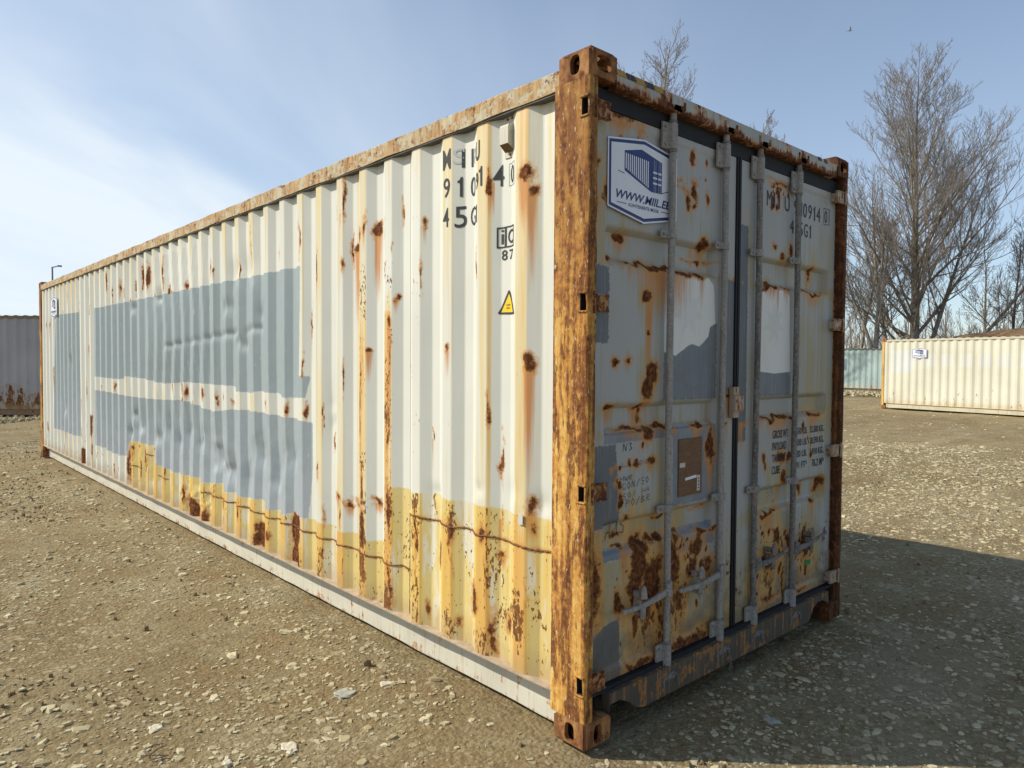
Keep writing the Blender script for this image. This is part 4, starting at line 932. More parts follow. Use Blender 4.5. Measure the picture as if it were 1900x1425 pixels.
def door_text(items, name, mat, parent, off=.0022):
    for (s, x0, x1, z0, z1, *o_) in items:
        mb = MB()
        V, F = fit_text(s, x0, x1, z0, z1, *(o_ or (.0,)))
        mb.add([(x, dy(x, z)-off, z) for x, z in V], F); mb.build(name, mat, parent, recalc=False)
door_text([('M', 1.531, 1.585, 2.492, 2.576), ('I', 1.606, 1.622, 2.492, 2.576), ('I', 1.662, 1.678, 2.492, 2.576), ('U', 1.735, 1.792, 2.492, 2.576), ('9', 1.85, 1.90, 2.49, 2.575),
  ('1', 1.925, 1.952, 2.488, 2.573), ('0', 1.965, 2.010, 2.488, 2.573), ('9', 2.028, 2.072, 2.486, 2.572), ('1', 2.092, 2.118, 2.486, 2.572), ('4', 2.135, 2.185, 2.486, 2.572), ('0', 2.243, 2.278, 2.492, 2.568)], 'stencilled_number', M['black'], door_r)
door_text([('4', 1.80, 1.85, 2.375, 2.455), ('5', 1.915, 1.960, 2.373, 2.453), ('G', 1.978, 2.024, 2.373, 2.453), ('1', 2.045, 2.068, 2.373, 2.453)], 'stencilled_code', M['black'], door_r)
def frame(mb, a0, a1, b0, b1, t, fn):
    for (p, q) in (((a0, b0), (a1, b0+t)), ((a0, b1-t), (a1, b1)), ((a0, b0+t), (a0+t, b1-t)), ((a1-t, b0+t), (a1, b1-t))):
        mb.add([fn(p[0], p[1]), fn(q[0], p[1]), fn(q[0], q[1]), fn(p[0], q[1])], [(0, 1, 2, 3)])
fb = MB(); frame(fb, 2.228, 2.291, 2.480, 2.580, .003, lambda a, b: (a, dy(a, b)-.0025, b)); fb.build('number_frame', M['black'], door_r)
rows = [('GROSS WT.', '71,650 LB.', '32,500 KG.'), ('PAYLOAD', '63,030 LB.', '28,590 KG.'), ('TARE WT.', '8,620 LB.', '3,910 KG.'), ('CUBE', '2,691 FT\u00b3', '76.2 M\u00b3')]
it = []
for k, (a, b, c) in enumerate(rows):
    zt = 1.238-k*.0685
    wd_ = {'GROSS WT.': .185, 'PAYLOAD': .16, 'TARE WT.': .165, 'CUBE': .095}[a]
    it += [(a, 1.637, 1.637+wd_, zt-.047, zt, .012), (b, 1.86, 2.06, zt-.047, zt, .012), (c, 2.095 if k < 3 else 2.13, 2.285, zt-.047, zt, .012)]
door_text(it, 'stencilled_weights', M['black'], door_r)
# pen scribbles on the left door
def strokes(lines, x0, z0, sx_, sz_, w_=.0022):
    mb = MB()
    for ln in lines:
        pts = [(x0+a*sx_, z0+b*sz_) for a, b in ln]
        for (a, b), (c, d_) in zip(pts, pts[1:]):
            l_ = math.hypot(c-a, d_-b) or 1; nx_2, nz_2 = -(d_-b)/l_*w_/2, (c-a)/l_*w_/2
            q = [(a+nx_2, b+nz_2), (c+nx_2, d_+nz_2), (c-nx_2, d_-nz_2), (a-nx_2, b-nz_2)]
            mb.add([(x, dy(x, z)-.002, z) for x, z in q], [(0, 1, 2, 3)])
    return mb
LET = {'H': [[(0, 0), (.1, 1)], [(.6, 0), (.7, 1)], [(.05, .5), (.7, .5)]], 'W': [[(0, 1), (.15, 0), (.35, .7), (.5, 0), (.75, 1)]], 'R': [[(0, 0), (.1, 1)], [(.05, .95), (.5, 1), (.55, .7), (.08, .5), (.6, 0)]],
 'L': [[(.1, 1), (0, 0), (.7, .08)]], 'A': [[(0, 0), (.35, 1), (.55, 0)], [(.12, .4), (.6, .42)]], 'S': [[(.6, .95), (.2, 1), (.1, .6), (.5, .45), (.45, .05), (0, .1)]], 'G': [[(.6, .9), (.2, .95), (.05, .4), (.3, 0), (.55, .15), (.5, .45)]], 'N': [[(0, 0), (.1, 1), (.45, 0), (.6, 1)]],
 '3': [[(0, .95), (.45, .95), (.2, .6), (.5, .3), (.1, 0)]], '/': [[(0, -.1), (.6, 1.1)]], '2': [[(0, .8), (.3, 1), (.45, .7), (0, 0), (.55, .05)]], '0': [[(.25, 0), (0, .5), (.25, 1), (.5, .5), (.25, 0)]], 'P': [[(0, 0), (.1, 1), (.55, .9), (.5, .55), (.06, .5)]], 'E': [[(.55, 1), (.1, .95), (0, 0), (.55, .05)], [(.05, .5), (.4, .5)]], 'B': [[(0, 0), (.08, 1), (.5, .85), (.1, .52), (.55, .25), (0, 0)]], 'O': [[(.3, 0), (0, .5), (.3, 1), (.6, .5), (.3, 0)]], 'D': [[(.05, 0), (.1, 1), (.55, .6), (.45, .1), (.05, 0)]], '5': [[(.55, 1), (.1, .95), (.1, .55), (.5, .5), (.4, .05), (0, .05)]], ' ': []}
def scribble(s, x0, z0, h_, adv, w_=.0022, slope_=0.0):
    mb = MB()
    for k, ch in enumerate(s):
        q = strokes(LET.get(ch, []), x0+k*adv, z0+k*slope_, adv*1.15, h_, w_); mb.add(q.v, q.f)
    return mb
for q in (scribble('N3', .305, 1.225, .034, .040, .003), scribble('L ROO', .30, 1.155, .02, .04, .0015), scribble('HWR', .285, 1.092, .022, .032), scribble('GON/50', .300, 1.052, .030, .034, .0022, .003), scribble('SO/CHA', .305, 1.010, .024, .034, .0018, .003), scribble('PO/BR', .325, .975, .030, .038, .0022, .002)): q.build('pen_scribble', M['pen'], door_l, recalc=False)
q = scribble('LADS', .175, .83, .072, .050, .0035, .006); q.build('pen_scribble', M['pen'], door_l, recalc=False)

# side lettering follows the corrugation
def side_fn(y, z): return (surf(y, z)-.0022, y, z)
def side_text(items, name, mat):
    for (s, ya, yb, za, zb, *o_) in items:                      # ya is the left end (larger y)
        mb = MB(); V, F = fit_text(s, 0, 1, za, zb, *(o_ or (.004,)))
        bm = bmesh.new(); vs = [bm.verts.new((v[0], 0, v[1])) for v in V]
        for f_ in F:
            try: bm.faces.new([vs[i] for i in f_])
            except ValueError: pass
        k = math.floor((yb-.382)/PITCH)-1
        while .382+k*PITCH < ya+.3:
            for q in KINKS:
                yy_ = .382+k*PITCH+q
                for e_ in (-.004, 0, .004):
                    t = (ya-(yy_+e_))/(ya-yb)
                    if 0 < t < 1: bmesh.ops.bisect_plane(bm, geom=bm.verts[:]+bm.edges[:]+bm.faces[:], plane_co=(t, 0, 0), plane_no=(1, 0, 0))
            k += 1
        bm.verts.index_update()
        mb.add([side_fn(ya-(ya-yb)*v.co.x, v.co.z) for v in bm.verts], [tuple(v.index for v in f_.verts) for f_ in bm.faces]); bm.free(); mb.build(name, mat, wall, recalc=False)
side_text([('M', 1.003, .940, 2.583, 2.684), ('I', .882, .866, 2.580, 2.672), ('I', .817, .802, 2.572, 2.660), ('U', .754, .712, 2.580, 2.675)], 'stencilled_letters', M['black'])
side_text([('S', .925, .865, 2.60, 2.675), ('K', .795, .745, 2.585, 2.660)], 'ghost_letters', M['faded'])
side_text([('9', .998, .946, 2.443, 2.541), ('1', .903, .874, 2.437, 2.535), ('0', .822, .772, 2.427, 2.522), ('9', .754, .722, 2.444, 2.526), ('1', .718, .690, 2.455, 2.548), ('4', .630, .574, 2.438, 2.538), ('0', .528, .490, 2.440, 2.523)], 'stencilled_number', M['black'])
side_text([('4', 1.002, .954, 2.296, 2.392), ('5', .917, .853, 2.285, 2.390), ('G', .822, .768, 2.284, 2.377), ('1', .764, .738, 2.290, 2.375)], 'stencilled_code', M['black'])
side_text([('i', .592, .574, 2.168, 2.236), ('C', .545, .500, 2.166, 2.232, .015), ('8', .588, .548, 2.092, 2.140, .012), ('7', .535, .497, 2.092, 2.138, .012)], 'rail_code', M['black'])
fb = MB()
def side_frame(ya, yb, za, zb, t):
    n = 12
    for (a, b, c, d_) in ((ya, yb, za, za+t), (ya, yb, zb-t, zb), (ya, ya-t, za+t, zb-t), (yb+t, yb, za+t, zb-t)):
        for k in range(n):
            p, q = a+(b-a)*k/n, a+(b-a)*(k+1)/n; fb.add([side_fn(p, c), side_fn(q, c), side_fn(q, d_), side_fn(p, d_)], [(0, 1, 2, 3)])
side_frame(.612, .562, 2.150, 2.248, .007); side_frame(.562, .490, 2.150, 2.248, .006); side_frame(.540, .478, 2.430, 2.533, .002)
fb.build('stencilled_frame', M['black'], wall, recalc=False)
# warning triangle
def side_poly(pts, off, mat):
    mb = MB(); bm = bmesh.new(); vs = [bm.verts.new((a, 0, b)) for a, b in pts]; bm.faces.new(vs)
    for k in range(-1, 6):
        for q in KINKS:
            for e_ in (-.004, .004):
                yy_ = .382+k*PITCH+q+e_; bmesh.ops.bisect_plane(bm, geom=bm.verts[:]+bm.edges[:]+bm.faces[:], plane_co=(yy_, 0, 0), plane_no=(1, 0, 0))
    bm.verts.index_update(); mb.add([(surf(v.co.x, v.co.z)-off, v.co.x, v.co.z) for v in bm.verts], [tuple(v.index for v in f_.verts) for f_ in bm.faces], mat); bm.free(); return mb
tri = side_poly([(.602, 1.842), (.478, 1.836), (.474, 1.842), (.532, 1.950), (.540, 1.950), (.604, 1.848)], .002, M['black'])
t2 = side_poly([(.588, 1.850), (.489, 1.847), (.534, 1.934)], .0026, M['yellow']); tri.add(t2.v, t2.f, M['yellow'])
for k, s in enumerate(('SUPER', 'HEAVY')):
    V, F = fit_text(s, .552, .518, 1.878-k*.014, 1.886-k*.014, .01)
    tri.add([(surf(y, z)-.0032, y, z) for y, z in V], F, M['black'])
tri.build('warning_sticker', None, wall, recalc=False)['label'] = 'yellow warning triangle with black edge'
# vent box
xb = .048; v_ = MB()
v_.box((xb-.006, .494, 2.560), (xb-.002, .566, 2.748), M['ventm'])
v_.prism([(xb-.006, 2.715), (xb-.040, 2.700), (xb-.046, 2.690), (xb-.046, 2.612), (xb-.006, 2.590)], 1, .500, .558, M['ventm'])
v_.add([(xb-.0470, .502, 2.612), (xb-.0470, .556, 2.612), (xb-.012, .556, 2.583), (xb-.012, .502, 2.583)], [(0, 1, 2, 3)], M['mesh'])
for (yy_, zz_) in ((.545, 2.735), (.512, 2.735), (.528, 2.572)): v_.tube([(xb-.006, yy_, zz_), (xb-.012, yy_, zz_)], .006, 8, M['weld'])
v_.build('vent', None, wall)['label'] = 'small louvred vent box under the top rail'

# company sign
def sign_mesh(P, sc=1.0, txt=True):
    """P(u,v,layer): u 0..1 left to right, v 0..1 bottom to top"""
    mb = MB()
    def poly(pts, layer, mat): mb.add([P(a, b, layer) for a, b in pts], [tuple(range(len(pts)))], mat)
    out = [(0, .12), (.5, 0), (1, .12), (1, .90), (.5, 1), (0, .90)]
    def shrink(pts, t, asp=1.45):
        return [(.5+(a-.5)*(1-2*t), .5+(b-.5)*(1-2*t*asp)) for a, b in pts]
    poly(out, 0, M['signwhite']); poly(shrink(out, .015), 1, M['navy']); poly(shrink(out, .042), 2, M['signwhite'])
    poly([(.22, .57), (.60, .40), (.76, .405)]+[(.76, .785), (.46, .87), (.22, .80)], 3, M['navy'])
    for k in range(12):
        a = .232+k*.0285; t = k/11
        poly([(a, .600-.155*t), (a+.014, .594-.155*t), (a+.014, .785-.012-.02*t), (a, .785-.006-.02*t)], 4, M['signwhite'])
    for a0, a1 in ((.625, .685), (.70, .748)):
        for b0 in (.50, .565, .63): poly([(a0, b0), (a1, b0), (a1, b0+.022), (a0, b0+.022)], 5, M['signwhite'])
    for a in (.640, .665, .712, .735): poly([(a, .39), (a+.003, .39), (a+.003, .79), (a, .79)], 4, M['signwhite'])
    poly([(.13, .545), (.22, .530), (.22, .540), (.13, .553)], 3, M['navy']); poly([(.76, .41), (.86, .45), (.86, .46), (.76, .42)], 3, M['navy'])
    if txt:
        for s, a0, a1, b0, b1, sh, bd in (('WWW.MIIL.EE', .11, .90, .235, .335, .3, .02), ('KONTEINERITE M\u00dc\u00dcK', .28, .72, .165, .215, 0, .005)):
            V, F = fit_text(s, a0, a1, b0, b1, bd, sh); mb.add([P(a, b, 4) for a, b in V], F, M['navy'])
        for a0, a1 in ((.12, .25), (.75, .88)): poly([(a0, .186), (a1, .186), (a1, .194), (a0, .194)], 4, M['navy'])
    return mb
ysn = .050
sg = sign_mesh(lambda u, v, l: (.168+(.666-.168)*u, ysn-.0006*l, 2.239+(2.612-2.239)*v))
sg.box((.170, ysn+.0005, 2.29), (.664, ysn+.004, 2.56), M['signwhite'])
sg.build('company_sign', None, door_l, recalc=False)['label'] = 'white and navy six-sided company sign'
sg = sign_mesh(lambda u, v, l: (.004-.0006*l, 11.20-.48*u, 2.26+.325*v)); sg.build('company_sign', None, wall, recalc=False)

# ------------------------------------------------------------------ background containers
def simple_container(label, origin, dirv, Lc, Hc, wall_mat, post_mat, rail_mat, pitch_scale=1.0, visible_sign=None, z0=0.0):
    """near side wall runs from origin along dirv; body lies behind it"""
    d_ = Vector((dirv[0], dirv[1], 0)).normalized(); inw = Vector((-d_.y, d_.x, 0))       # inward = left of direction
    root = empty('shipping_container', (origin[0], origin[1], z0), math.atan2(d_.y, d_.x))
    tag(root, label, 'shipping container')
    Wc = 2.438                                                                              # local: x along wall, y inward, z up
    s = pitch_scale
    u = corrugated_points(.10/s, (Lc-.10)/s, .12, .5)*s
    n = len(u); zl = [.20, .55, 1.2, 1.9, Hc-.11]
    P = [(a, .012+float(prof(a/s, 0, .036, .12)), z) for z in zl for a in u]
    F = [(r*n+i, r*n+i+1, (r+1)*n+i+1, (r+1)*n+i) for r in range(len(zl)-1) for i in range(n-1)]
    sw = np_mesh('side_wall', P, F, wall_mat, root)
    P = [(a, Wc-.012-float(prof(a/s, 0, .036, .12)), z) for z in (.2, Hc-.11) for a in u]
    np_mesh('side_wall', P, [(i, i+1, n+i+1, n+i) for i in range(n-1)], wall_mat, root)
    v = corrugated_points(.06, Wc-.06, .1, .5); m = len(v)
    for xe, sg_ in ((.012, 1), (Lc-.012, -1)):
        P = [(xe+sg_*float(prof(b, 0, .036, .1)), b, z) for z in (.15, Hc-.1) for b in v]
        np_mesh('end_wall', P, [(i, i+1, m+i+1, m+i) for i in range(m-1)], wall_mat, root)
    P = [(a, b, Hc-.02-float(prof(a/s, 0, .03, .12))) for b in (.05, Wc-.05) for a in u]
    np_mesh('roof', P, [(i, i+1, n+i+1, n+i) for i in range(n-1)], wall_mat, root)
    MB().box((.05, .05, .12), (Lc-.05, Wc-.05, .15)).build('floor', M['inside'], root)
    for xx in (0, Lc):
        for yy in (0, Wc):
            a, b = (xx, xx+.10) if xx == 0 else (xx-.10, xx); c, e = (yy, yy+.16) if yy == 0 else (yy-.16, yy)
            MB().box((a, c, .118), (b, e, Hc-.118)).build('corner_post', post_mat, root, bevel=.006)
            for z in (0, Hc-.118):
                casting(root, xx, yy, z, M['casting_red'] if post_mat is M.get('post_cream') else M['casting'], 1 if xx == 0 else -1, 1 if yy == 0 else -1, top=z > 1)
    for yy in (0, Wc-.06):
        MB().box((.178, yy, Hc-.11), (Lc-.178, yy+.06, Hc-.045)).build('top_side_rail', rail_mat, root)
        MB().box((.178, yy+.035, .035), (Lc-.178, yy+.055, .195)).build('bottom_side_rail', rail_mat, root)
        MB().box((.178, yy-.001, .196), (Lc-.178, yy+.058, .202)).build('rail_ledge', rail_mat, root)
    return root, sw
def bg_wall(name, base, rust, low=True, ghost=None, patches=None):
    m, g, b = new_mat(name); p = obj_pos(g); x, y, z = g.sep(p)
    n = g.noise(g.vm('MULTIPLY', p, (7., 7., 3.)), 1, 7, .7); big = g.noise(p, .8, 3, .5); s = g.noise(g.vm('MULTIPLY', p, (30., 10., 1.)), 1, 4, .6)
    c = g.mix(g.rng(big, .3, .7), tuple(v*.9 for v in base), tuple(min(1, v*1.08) for v in base))
    c = g.mix(g.m('MULTIPLY', g.step(s, .5, .75), .25), c, tuple(v*k for v, k in zip(base, (.9, .8, .6))))
    if ghost:
        for (x0, x1, z0, z1, cc, k) in ghost:
            f_ = g.m('MULTIPLY', g.m('MULTIPLY', g.step(x, x0-.02, x0+.02), g.step(x, x1+.02, x1-.02)), g.m('MULTIPLY', g.step(z, z0-.02, z0+.02), g.step(z, z1+.02, z1-.02)))
            c = g.mix(g.m('MULTIPLY', f_, k), c, cc)
    hz = g.step(z, 1.35, .35)
    t = g.m('SUBTRACT', .74, g.m('MULTIPLY', hz, rust))
    k = g.step(g.m('SUBTRACT', n, t), 0, .03)
    c = g.mix(g.m('MULTIPLY', g.step(g.m('SUBTRACT', n, t), -.06, .01), .6), c, (.40, .22, .09))
    c = g.mix(k, c, g.ramp(g.noise(p, 20, 4, .6), [(.3, (.05, .02, .012)), (.55, (.20, .08, .03)), (.75, (.36, .18, .07))]))
    c = g.mix(g.m('MULTIPLY', g.step(z, .42, .2), .5), c, (.50, .36, .17))
    g.l.new(c, b.inputs['Base Color']); g.sock(b, 'Roughness', .6); g.sock(b, 'Specular IOR Level', .25); return m
M['casting_red'] = worn_paint('casting_red', (.34, .10, .05), rust=.5)
M['post_cream'] = steel('ochre_post', [(.3, (.30, .15, .05)), (.5, (.58, .36, .10)), (.7, (.66, .47, .18))], rust_amt=.1)
ghosts = [(.30+k*.62, .30+k*.62+.42, 1.55, 2.0, (.60, .63, .66), .38) for k in range(1, 9)]+[(.35, 1.1, 1.35, 2.15, (.60, .64, .68), .5)]
M['bg_cream'] = bg_wall('pale_yellow_sheet', (.62, .60, .48), .12, ghost=ghosts)
M['bg_grey'] = bg_wall('grey_rusty_sheet', (.40, .39, .385), .27)
M['bg_blue'] = bg_wall('blue_green_sheet', (.34, .43, .41), .12, ghost=[(-.2+6.0, .55+6.0, 1.2, 1.85, (.10, .14, .20), .8)])
M['cream_rail'] = worn_paint('cream_rail', (.54, .50, .36), rust=.15)
M['grey_rail'] = worn_paint('brown_grey_rail', (.20, .16, .13), rust=.5)
M['blue_rail'] = worn_paint('blue_green_rail', (.10, .11, .10), rust=.3)
cr_root, cr_wall = simple_container('pale yellow shipping container with an ochre corner post on the right', (26.03, 8.59), (-.222, -.975), 12.192, 2.591, M['bg_cream'], M['post_cream'], M['cream_rail'])
s2 = sign_mesh(lambda u, v, l: (1.15+.54*u, .004-.001*l, 1.84+.38*v), txt=True); s2.build('company_sign', None, cr_wall, recalc=False)
gr_dir = Vector((.737, -.676)).normalized(); o_ = Vector((.75, 22.85))-gr_dir*7.5
gr_root, gr_wall = simple_container('grey rust-speckled shipping container in shade behind the left end of the large one', (o_.x, o_.y), (gr_dir.x, gr_dir.y), 12.192, 2.896, M['bg_grey'], M['post_dark'], M['grey_rail'])
bl_root, bl_wall = simple_container('faded blue-green shipping container behind the pale yellow one', (39.3, 21.8), (-.06, -1.0), 12.192, 2.45, M['bg_blue'], M['post_dark'], M['blue_rail'], pitch_scale=1.16, z0=.10)

# ------------------------------------------------------------------ soil mound behind the pale yellow container
n = 60; mx = np.linspace(0, 26, n); my = np.linspace(0, 11, 30); MX, MY = np.meshgrid(mx, my)
prf_ = np.clip(np.sin(np.clip((MY)/11, 0, 1)*np.pi), 0, 1)**.6*np.interp(MX, [0, 2.0, 5.0, 8, 14, 22, 26], [1.2, 3.55, 3.9, 4.05, 4.2, 3.0, 0])
MZ = prf_+fbm(MX*.8, MY*.8, 4, 14)*.55*np.clip(prf_, 0, 1)-.15
idx = np.arange(MZ.size).reshape(MZ.shape)
FM = np.stack([idx[:-1, :-1], idx[:-1, 1:], idx[1:, 1:], idx[1:, :-1]], -1).reshape(-1, 4)
mo = np_mesh('soil_mound', np.stack([MX, MY, MZ], -1).reshape(-1, 3), FM, M['mound'], smooth=True)
mo.location = (41.8, 13.6, 0); mo.rotation_euler = (0, 0, math.atan2(-.975, .15)+0.0)
tag(mo, 'low brown mound of soil behind the pale yellow container', 'soil mound')

# ------------------------------------------------------------------ bare trees
class Tubes:
    def __init__(s): s.V = []; s.F = []; s.n = 0
    def add(s, pts, rads, k):
        pts = np.asarray(pts); m = len(pts); t = np.gradient(pts, axis=0); t /= np.linalg.norm(t, axis=1)[:, None]+1e-9
        ref = np.array([0, 0, 1.]) if abs(t[0, 2]) < .9 else np.array([1., 0, 0]); a = np.cross(t, ref); a /= np.linalg.norm(a, axis=1)[:, None]+1e-9; b = np.cross(t, a)
        an = np.arange(k)*2*np.pi/k; R_ = np.asarray(rads)[:, None, None]
        ring = pts[:, None]+R_*(a[:, None]*np.cos(an)[None, :, None]+b[:, None]*np.sin(an)[None, :, None])
        s.V.append(ring.reshape(-1, 3)); i = np.arange(m-1)[:, None]*k; j = np.arange(k)[None]; j2 = (j+1) % k
        s.F.append((np.stack([i+j, i+j2, i+k+j2, i+k+j], -1).reshape(-1, 4))+s.n); s.n += m*k
    def build(s, name, mat, parent): return np_mesh(name, np.concatenate(s.V), np.concatenate(s.F), mat, parent, smooth=True) if s.V else None
def branch_line(rg, p, d_, length, segs, up, wob):
    pts = [p]; d_ = d_/np.linalg.norm(d_)
    for i in range(segs):
        d_ = d_+np.array([0, 0, up])/segs+rg.normal(0, wob, 3)/math.sqrt(segs); d_ /= np.linalg.norm(d_); pts.append(pts[-1]+d_*length/segs)
    return np.array(pts), d_
def perp(rg, d_):
    v = rg.normal(0, 1, 3); v -= v.dot(d_)*d_; return v/np.linalg.norm(v)
def tree(label, loc, height, trunk_r, seed, limbs=26, z_first=.12, spread=.30, up=.9, dense=1.0, stems=(), trunk_mat='bark', twig_mat='twig', group=None, lean=(0, 0), droop=0.0, kind='bare_tree', angle=42, twig_r=1.0, cat='tree'):
    rg = np.random.default_rng(seed); root = empty(kind, loc); tag(root, label, cat, group)
    crown = Tubes(); tk = Tubes()
    def at(pts, t):
        q = t*(len(pts)-1); i = min(int(q), len(pts)-2); return pts[i]+(pts[i+1]-pts[i])*(q-i), (pts[i+1]-pts[i])/np.linalg.norm(pts[i+1]-pts[i])
    def sub(pts, length, r, level):
        n_ = [0, 10, 6, 3.4][level] if level < 4 else 0; n_ = max(2, int(n_*dense*min(1.3, .5+length/ (5 if level == 1 else 2.2 if level == 2 else .8))))
        for k in range(n_):
            t = .18+.80*(k+rg.uniform(0, 1))/n_; p, d_ = at(pts, t)
            nd = d_*math.cos(.65)+perp(rg, d_)*math.sin(rg.uniform(.45, .95)); nd[2] += .14*up
            l_ = length*(1-t*.62)*rg.uniform(.38, .68)*(1 if level < 3 else .9)
            rr_ = max(.009*twig_r, r*(1-t*.8)*.5)
            q, _ = branch_line(rg, p, nd, l_, 4 if level < 2 else 3, up*.6-droop*level*.5, .2)
            crown.add(q, np.linspace(rr_, max(.005*twig_r, rr_*.35), len(q)), 4 if level == 1 else 3)
            if level < 3: sub(q, l_, rr_, level+1)
    allstems = [((0, 0, 0), (lean[0], lean[1], 1), height, trunk_r, limbs, z_first)]+[(s[0], s[1], s[2], s[3], s[4], .25) for s in stems]
    for (p0, d0, hh, tr, nl, zf) in allstems:
        pts, _ = branch_line(rg, np.array(p0, float)-np.array([0, 0, .3]), np.array(d0, float), hh, 16, .25, .10)
        rad = tr*(1-np.linspace(0, 1, len(pts)))**.85+.012; tk.add(pts, rad, 9)
        for k in range(nl):
            t = zf+(.97-zf)*((k+rg.uniform(0, 1))/nl)**.9; p, d_ = at(pts, t); a = rg.uniform(0, 6.283)
            tilt = R(angle)*rg.uniform(.75, 1.15)*(1-.35*t)
            nd = np.array([math.cos(a)*math.sin(tilt), math.sin(a)*math.sin(tilt), math.cos(tilt)])
            l_ = hh*spread*(1.25-t)*rg.uniform(.75, 1.2)*min(1, .55+t*1.6); r_l = max(.02, tr*(1-t)*.42*rg.uniform(.7, 1.1))
            q, _ = branch_line(rg, p, nd, l_, 8, up*.5, .16)
            lb = Tubes(); lb.add(q, np.linspace(r_l, .012, len(q)), 6)
            if r_l > .035 and tr > .2: lb.build('limb', M[trunk_mat], root)
            else: crown.V += lb.V; crown.F += [f_+crown.n for f_ in lb.F]; crown.n += lb.n
            sub(q, l_, r_l, 1)
    tk.build('trunk', M[trunk_mat], root); crown.build('crown', M[twig_mat], root)
    return root
tree('tallest bare tree with a thick grey trunk and wide ascending crown', (48.3, 15.25, 0), 20.0, .33, 31, limbs=60, z_first=.12, spread=.45, up=.8, angle=56, dense=1.0,
     stems=[((.35, -.3, 0), (.20, -.26, 1), 15, .17, 18), ((-.3, .4, 0), (-.14, .22, 1), 14, .16, 18), ((.6, -.7, 0), (.30, -.62, .8), 13, .15, 14)], lean=(.06, -.095))
tree('bare tree with a pale forked trunk left of the tallest tree', (44.65, 15.95, 0), 11.5, .19, 32, limbs=18, z_first=.26, spread=.38, angle=50, trunk_mat='bark_pale', stems=[((.1, .1, 2.5), (.10, .35, 1), 7.5, .11, 9)])
tree('thin straight bare tree nearest the container corner', (47.1, 17.9, 0), 12.0, .13, 33, limbs=15, spread=.24, trunk_mat='bark_pale')
tree('slender bare tree leaning left above the blue-green container', (49.5, 19.2, 0), 8.5, .10, 34, limbs=12, spread=.32, lean=(-.10, .28))
tree('bare birch with reddish trunk at the right edge', (55.7, 11.1, 0), 11.0, .13, 35, limbs=20, spread=.24, droop=.9, up=.5, twig_mat='birchtwig', trunk_mat='birchtwig', kind='birch_tree')
tree('fine-twigged birch rising behind the soil mound at the right', (66.5, 15.6, 0), 11.5, .16, 36, limbs=20, spread=.24, droop=.8, up=.5, twig_mat='birchtwig', kind='birch_tree')
tree('bare tree top showing above the container header', (31.95, 24.6, 0), 20.6, .24, 37, limbs=46, z_first=.35, spread=.30, up=.6, angle=62, dense=.8, stems=[((.2, -.2, 9), (.05, -.07, 1), 11.0, .09, 22), ((-.2, .2, 9), (-.05, .08, 1), 10.5, .09, 20)])
tree('small bare tree top peeping over the roof at mid header', (38.6, 21.25, 0), 17.0, .18, 38, limbs=34, z_first=.4, spread=.26, angle=55, dense=1.1)
tree('faint bare tree top over the roof beside the right casting', (46.0, 22.65, 0), 17.9, .16, 39, limbs=28, z_first=.4, spread=.24, angle=55, dense=1.0)
sap = [(tree('thin bare saplings of the thicket behind the containers', (0, 0, 0), 7.5, .06, 50+k, limbs=11, z_first=.15, spread=.30, dense=.75, group='bare saplings of the thicket', kind='bare_sapling', cat='sapling')) for k in range(3)]
spots = []
rg = np.random.default_rng(5)
for k in range(26):
    dpt = rg.uniform(50, 66); px_ = 1572+k*13.5+rg.uniform(-8, 8)
    dr = Vector(f)+Vector(rr)*((px_-950)/1326.94); q = CAM+dr*dpt; spots.append((q.x, q.y))
for k, (x, y) in enumerate(spots):
    o = sap[k] if k < 3 else copy_tree(sap[k % 3])
    s = float(rg.uniform(.62, 1.1)); o.location = (x, y, 0); o.rotation_euler = (0, 0, float(rg.uniform(0, 6.28))); o.scale = (s, s, s)
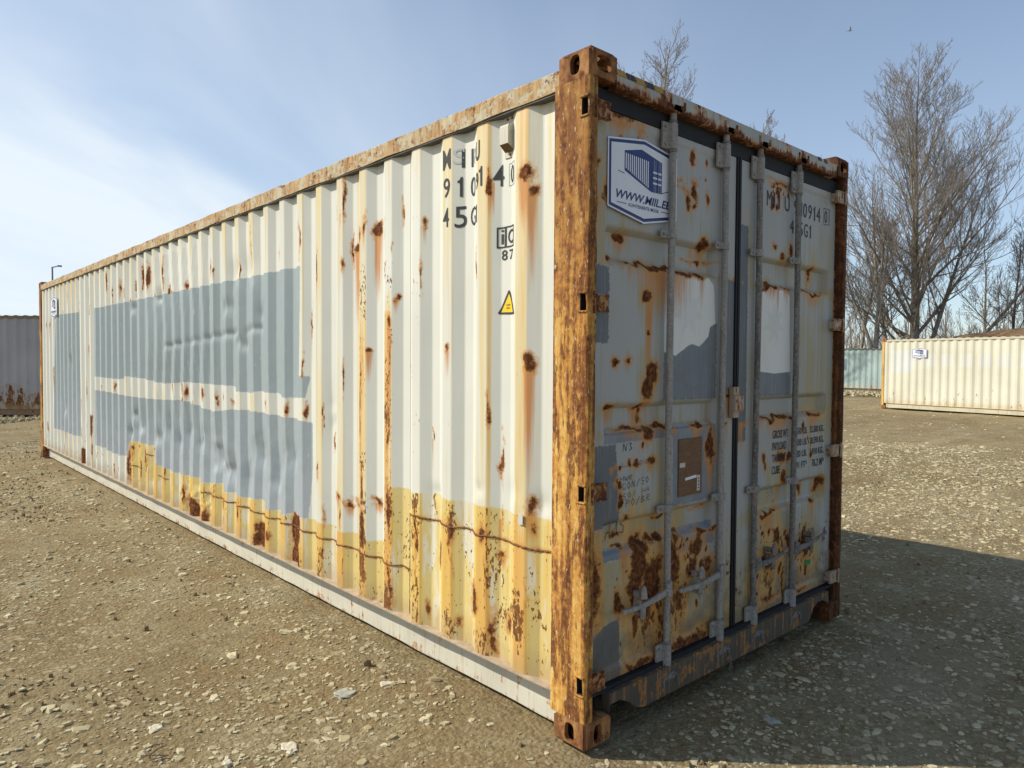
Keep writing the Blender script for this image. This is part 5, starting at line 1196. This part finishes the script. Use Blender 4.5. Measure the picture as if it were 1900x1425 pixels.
# far wooded skyline, reads as one mass
fw = Tubes(); rg = np.random.default_rng(9)
for k in range(1500):
    a = rg.uniform(.55, 1.75); dd = rg.uniform(95, 150); x, y = -2+dd*math.sin(a), -2+dd*math.cos(a); hh = rg.uniform(2.5, 6.5)
    q, _ = branch_line(rg, np.array([x, y, -.2]), np.array([rg.normal(0, .15), rg.normal(0, .15), 1]), hh, 3, .1, .1); fw.add(q, np.linspace(.07, .02, 4), 3)
    for j in range(7):
        p = q[1]+(q[-1]-q[1])*rg.uniform(0, 1); q2, _ = branch_line(rg, p, np.array([rg.normal(0, .5), rg.normal(0, .5), .7]), hh*.35, 2, .3, .2); fw.add(q2, [.03, .02, .012], 3)
tag(fw.build('far_thicket', M['twig'], None), 'grey-brown leafless thicket along the horizon', 'thicket', kind='stuff')

# ------------------------------------------------------------------ mast and bird
mr = empty('light_mast', (9.69, 68.64, 0)); tag(mr, 'thin light mast showing over the left end of the roof', 'light mast')
MB().tube([(0, 0, 0), (0, 0, 9.4)], [.12, .06], 8).build('pole', M['steelmast'], mr, smooth=True)
MB().tube([(-.05, .05, 9.35), (.45, -.4, 9.5)], .05, 6).box((.30, -.46, 9.42), (.62, -.26, 9.54)).build('lamp_head', M['steelmast'], mr)
bd = MB(); 
body = [(-.20, 0, 0, .01), (-.12, 0, .0, .045), (0, 0, .0, .065), (.10, 0, .01, .05), (.16, 0, .02, .035), (.20, 0, .02, .012)]
bd.tube([(a, b, c) for a, b, c, _ in body], [q[3] for q in body], 8)
br_ = empty('bird', (28.7, 11.14, 15.62), R(-60)); tag(br_, 'small gull flying high in the blue sky', 'bird')
M['bird'] = plain('bird_feather', (.30, .30, .30), .8, .2)
bd.build('body', M['bird'], br_, smooth=True); br_.scale = (.45, .45, .45)
for s in (-1, 1):
    MB().prism([(-.05, 0), (.06, 0), (.08, s*.22), (.02, s*.48), (-.02, s*.46), (-.03, s*.22)], 2, -.006, .006).build('wing', M['bird'], br_)
for o in list(br_.children):
    if o.name.startswith('wing'):
        o.rotation_euler = (R(28) if o.data.vertices[3].co.y > 0 else R(-28), 0, 0)
MB().prism([(-.18, .02), (-.30, .05), (-.30, -.05), (-.18, -.02)], 2, -.004, .004).build('tail', M['bird'], br_)
print('tris', sum(len(o.data.polygons) for o in scene.objects if o.type == 'MESH'), 'objs', len(scene.objects))
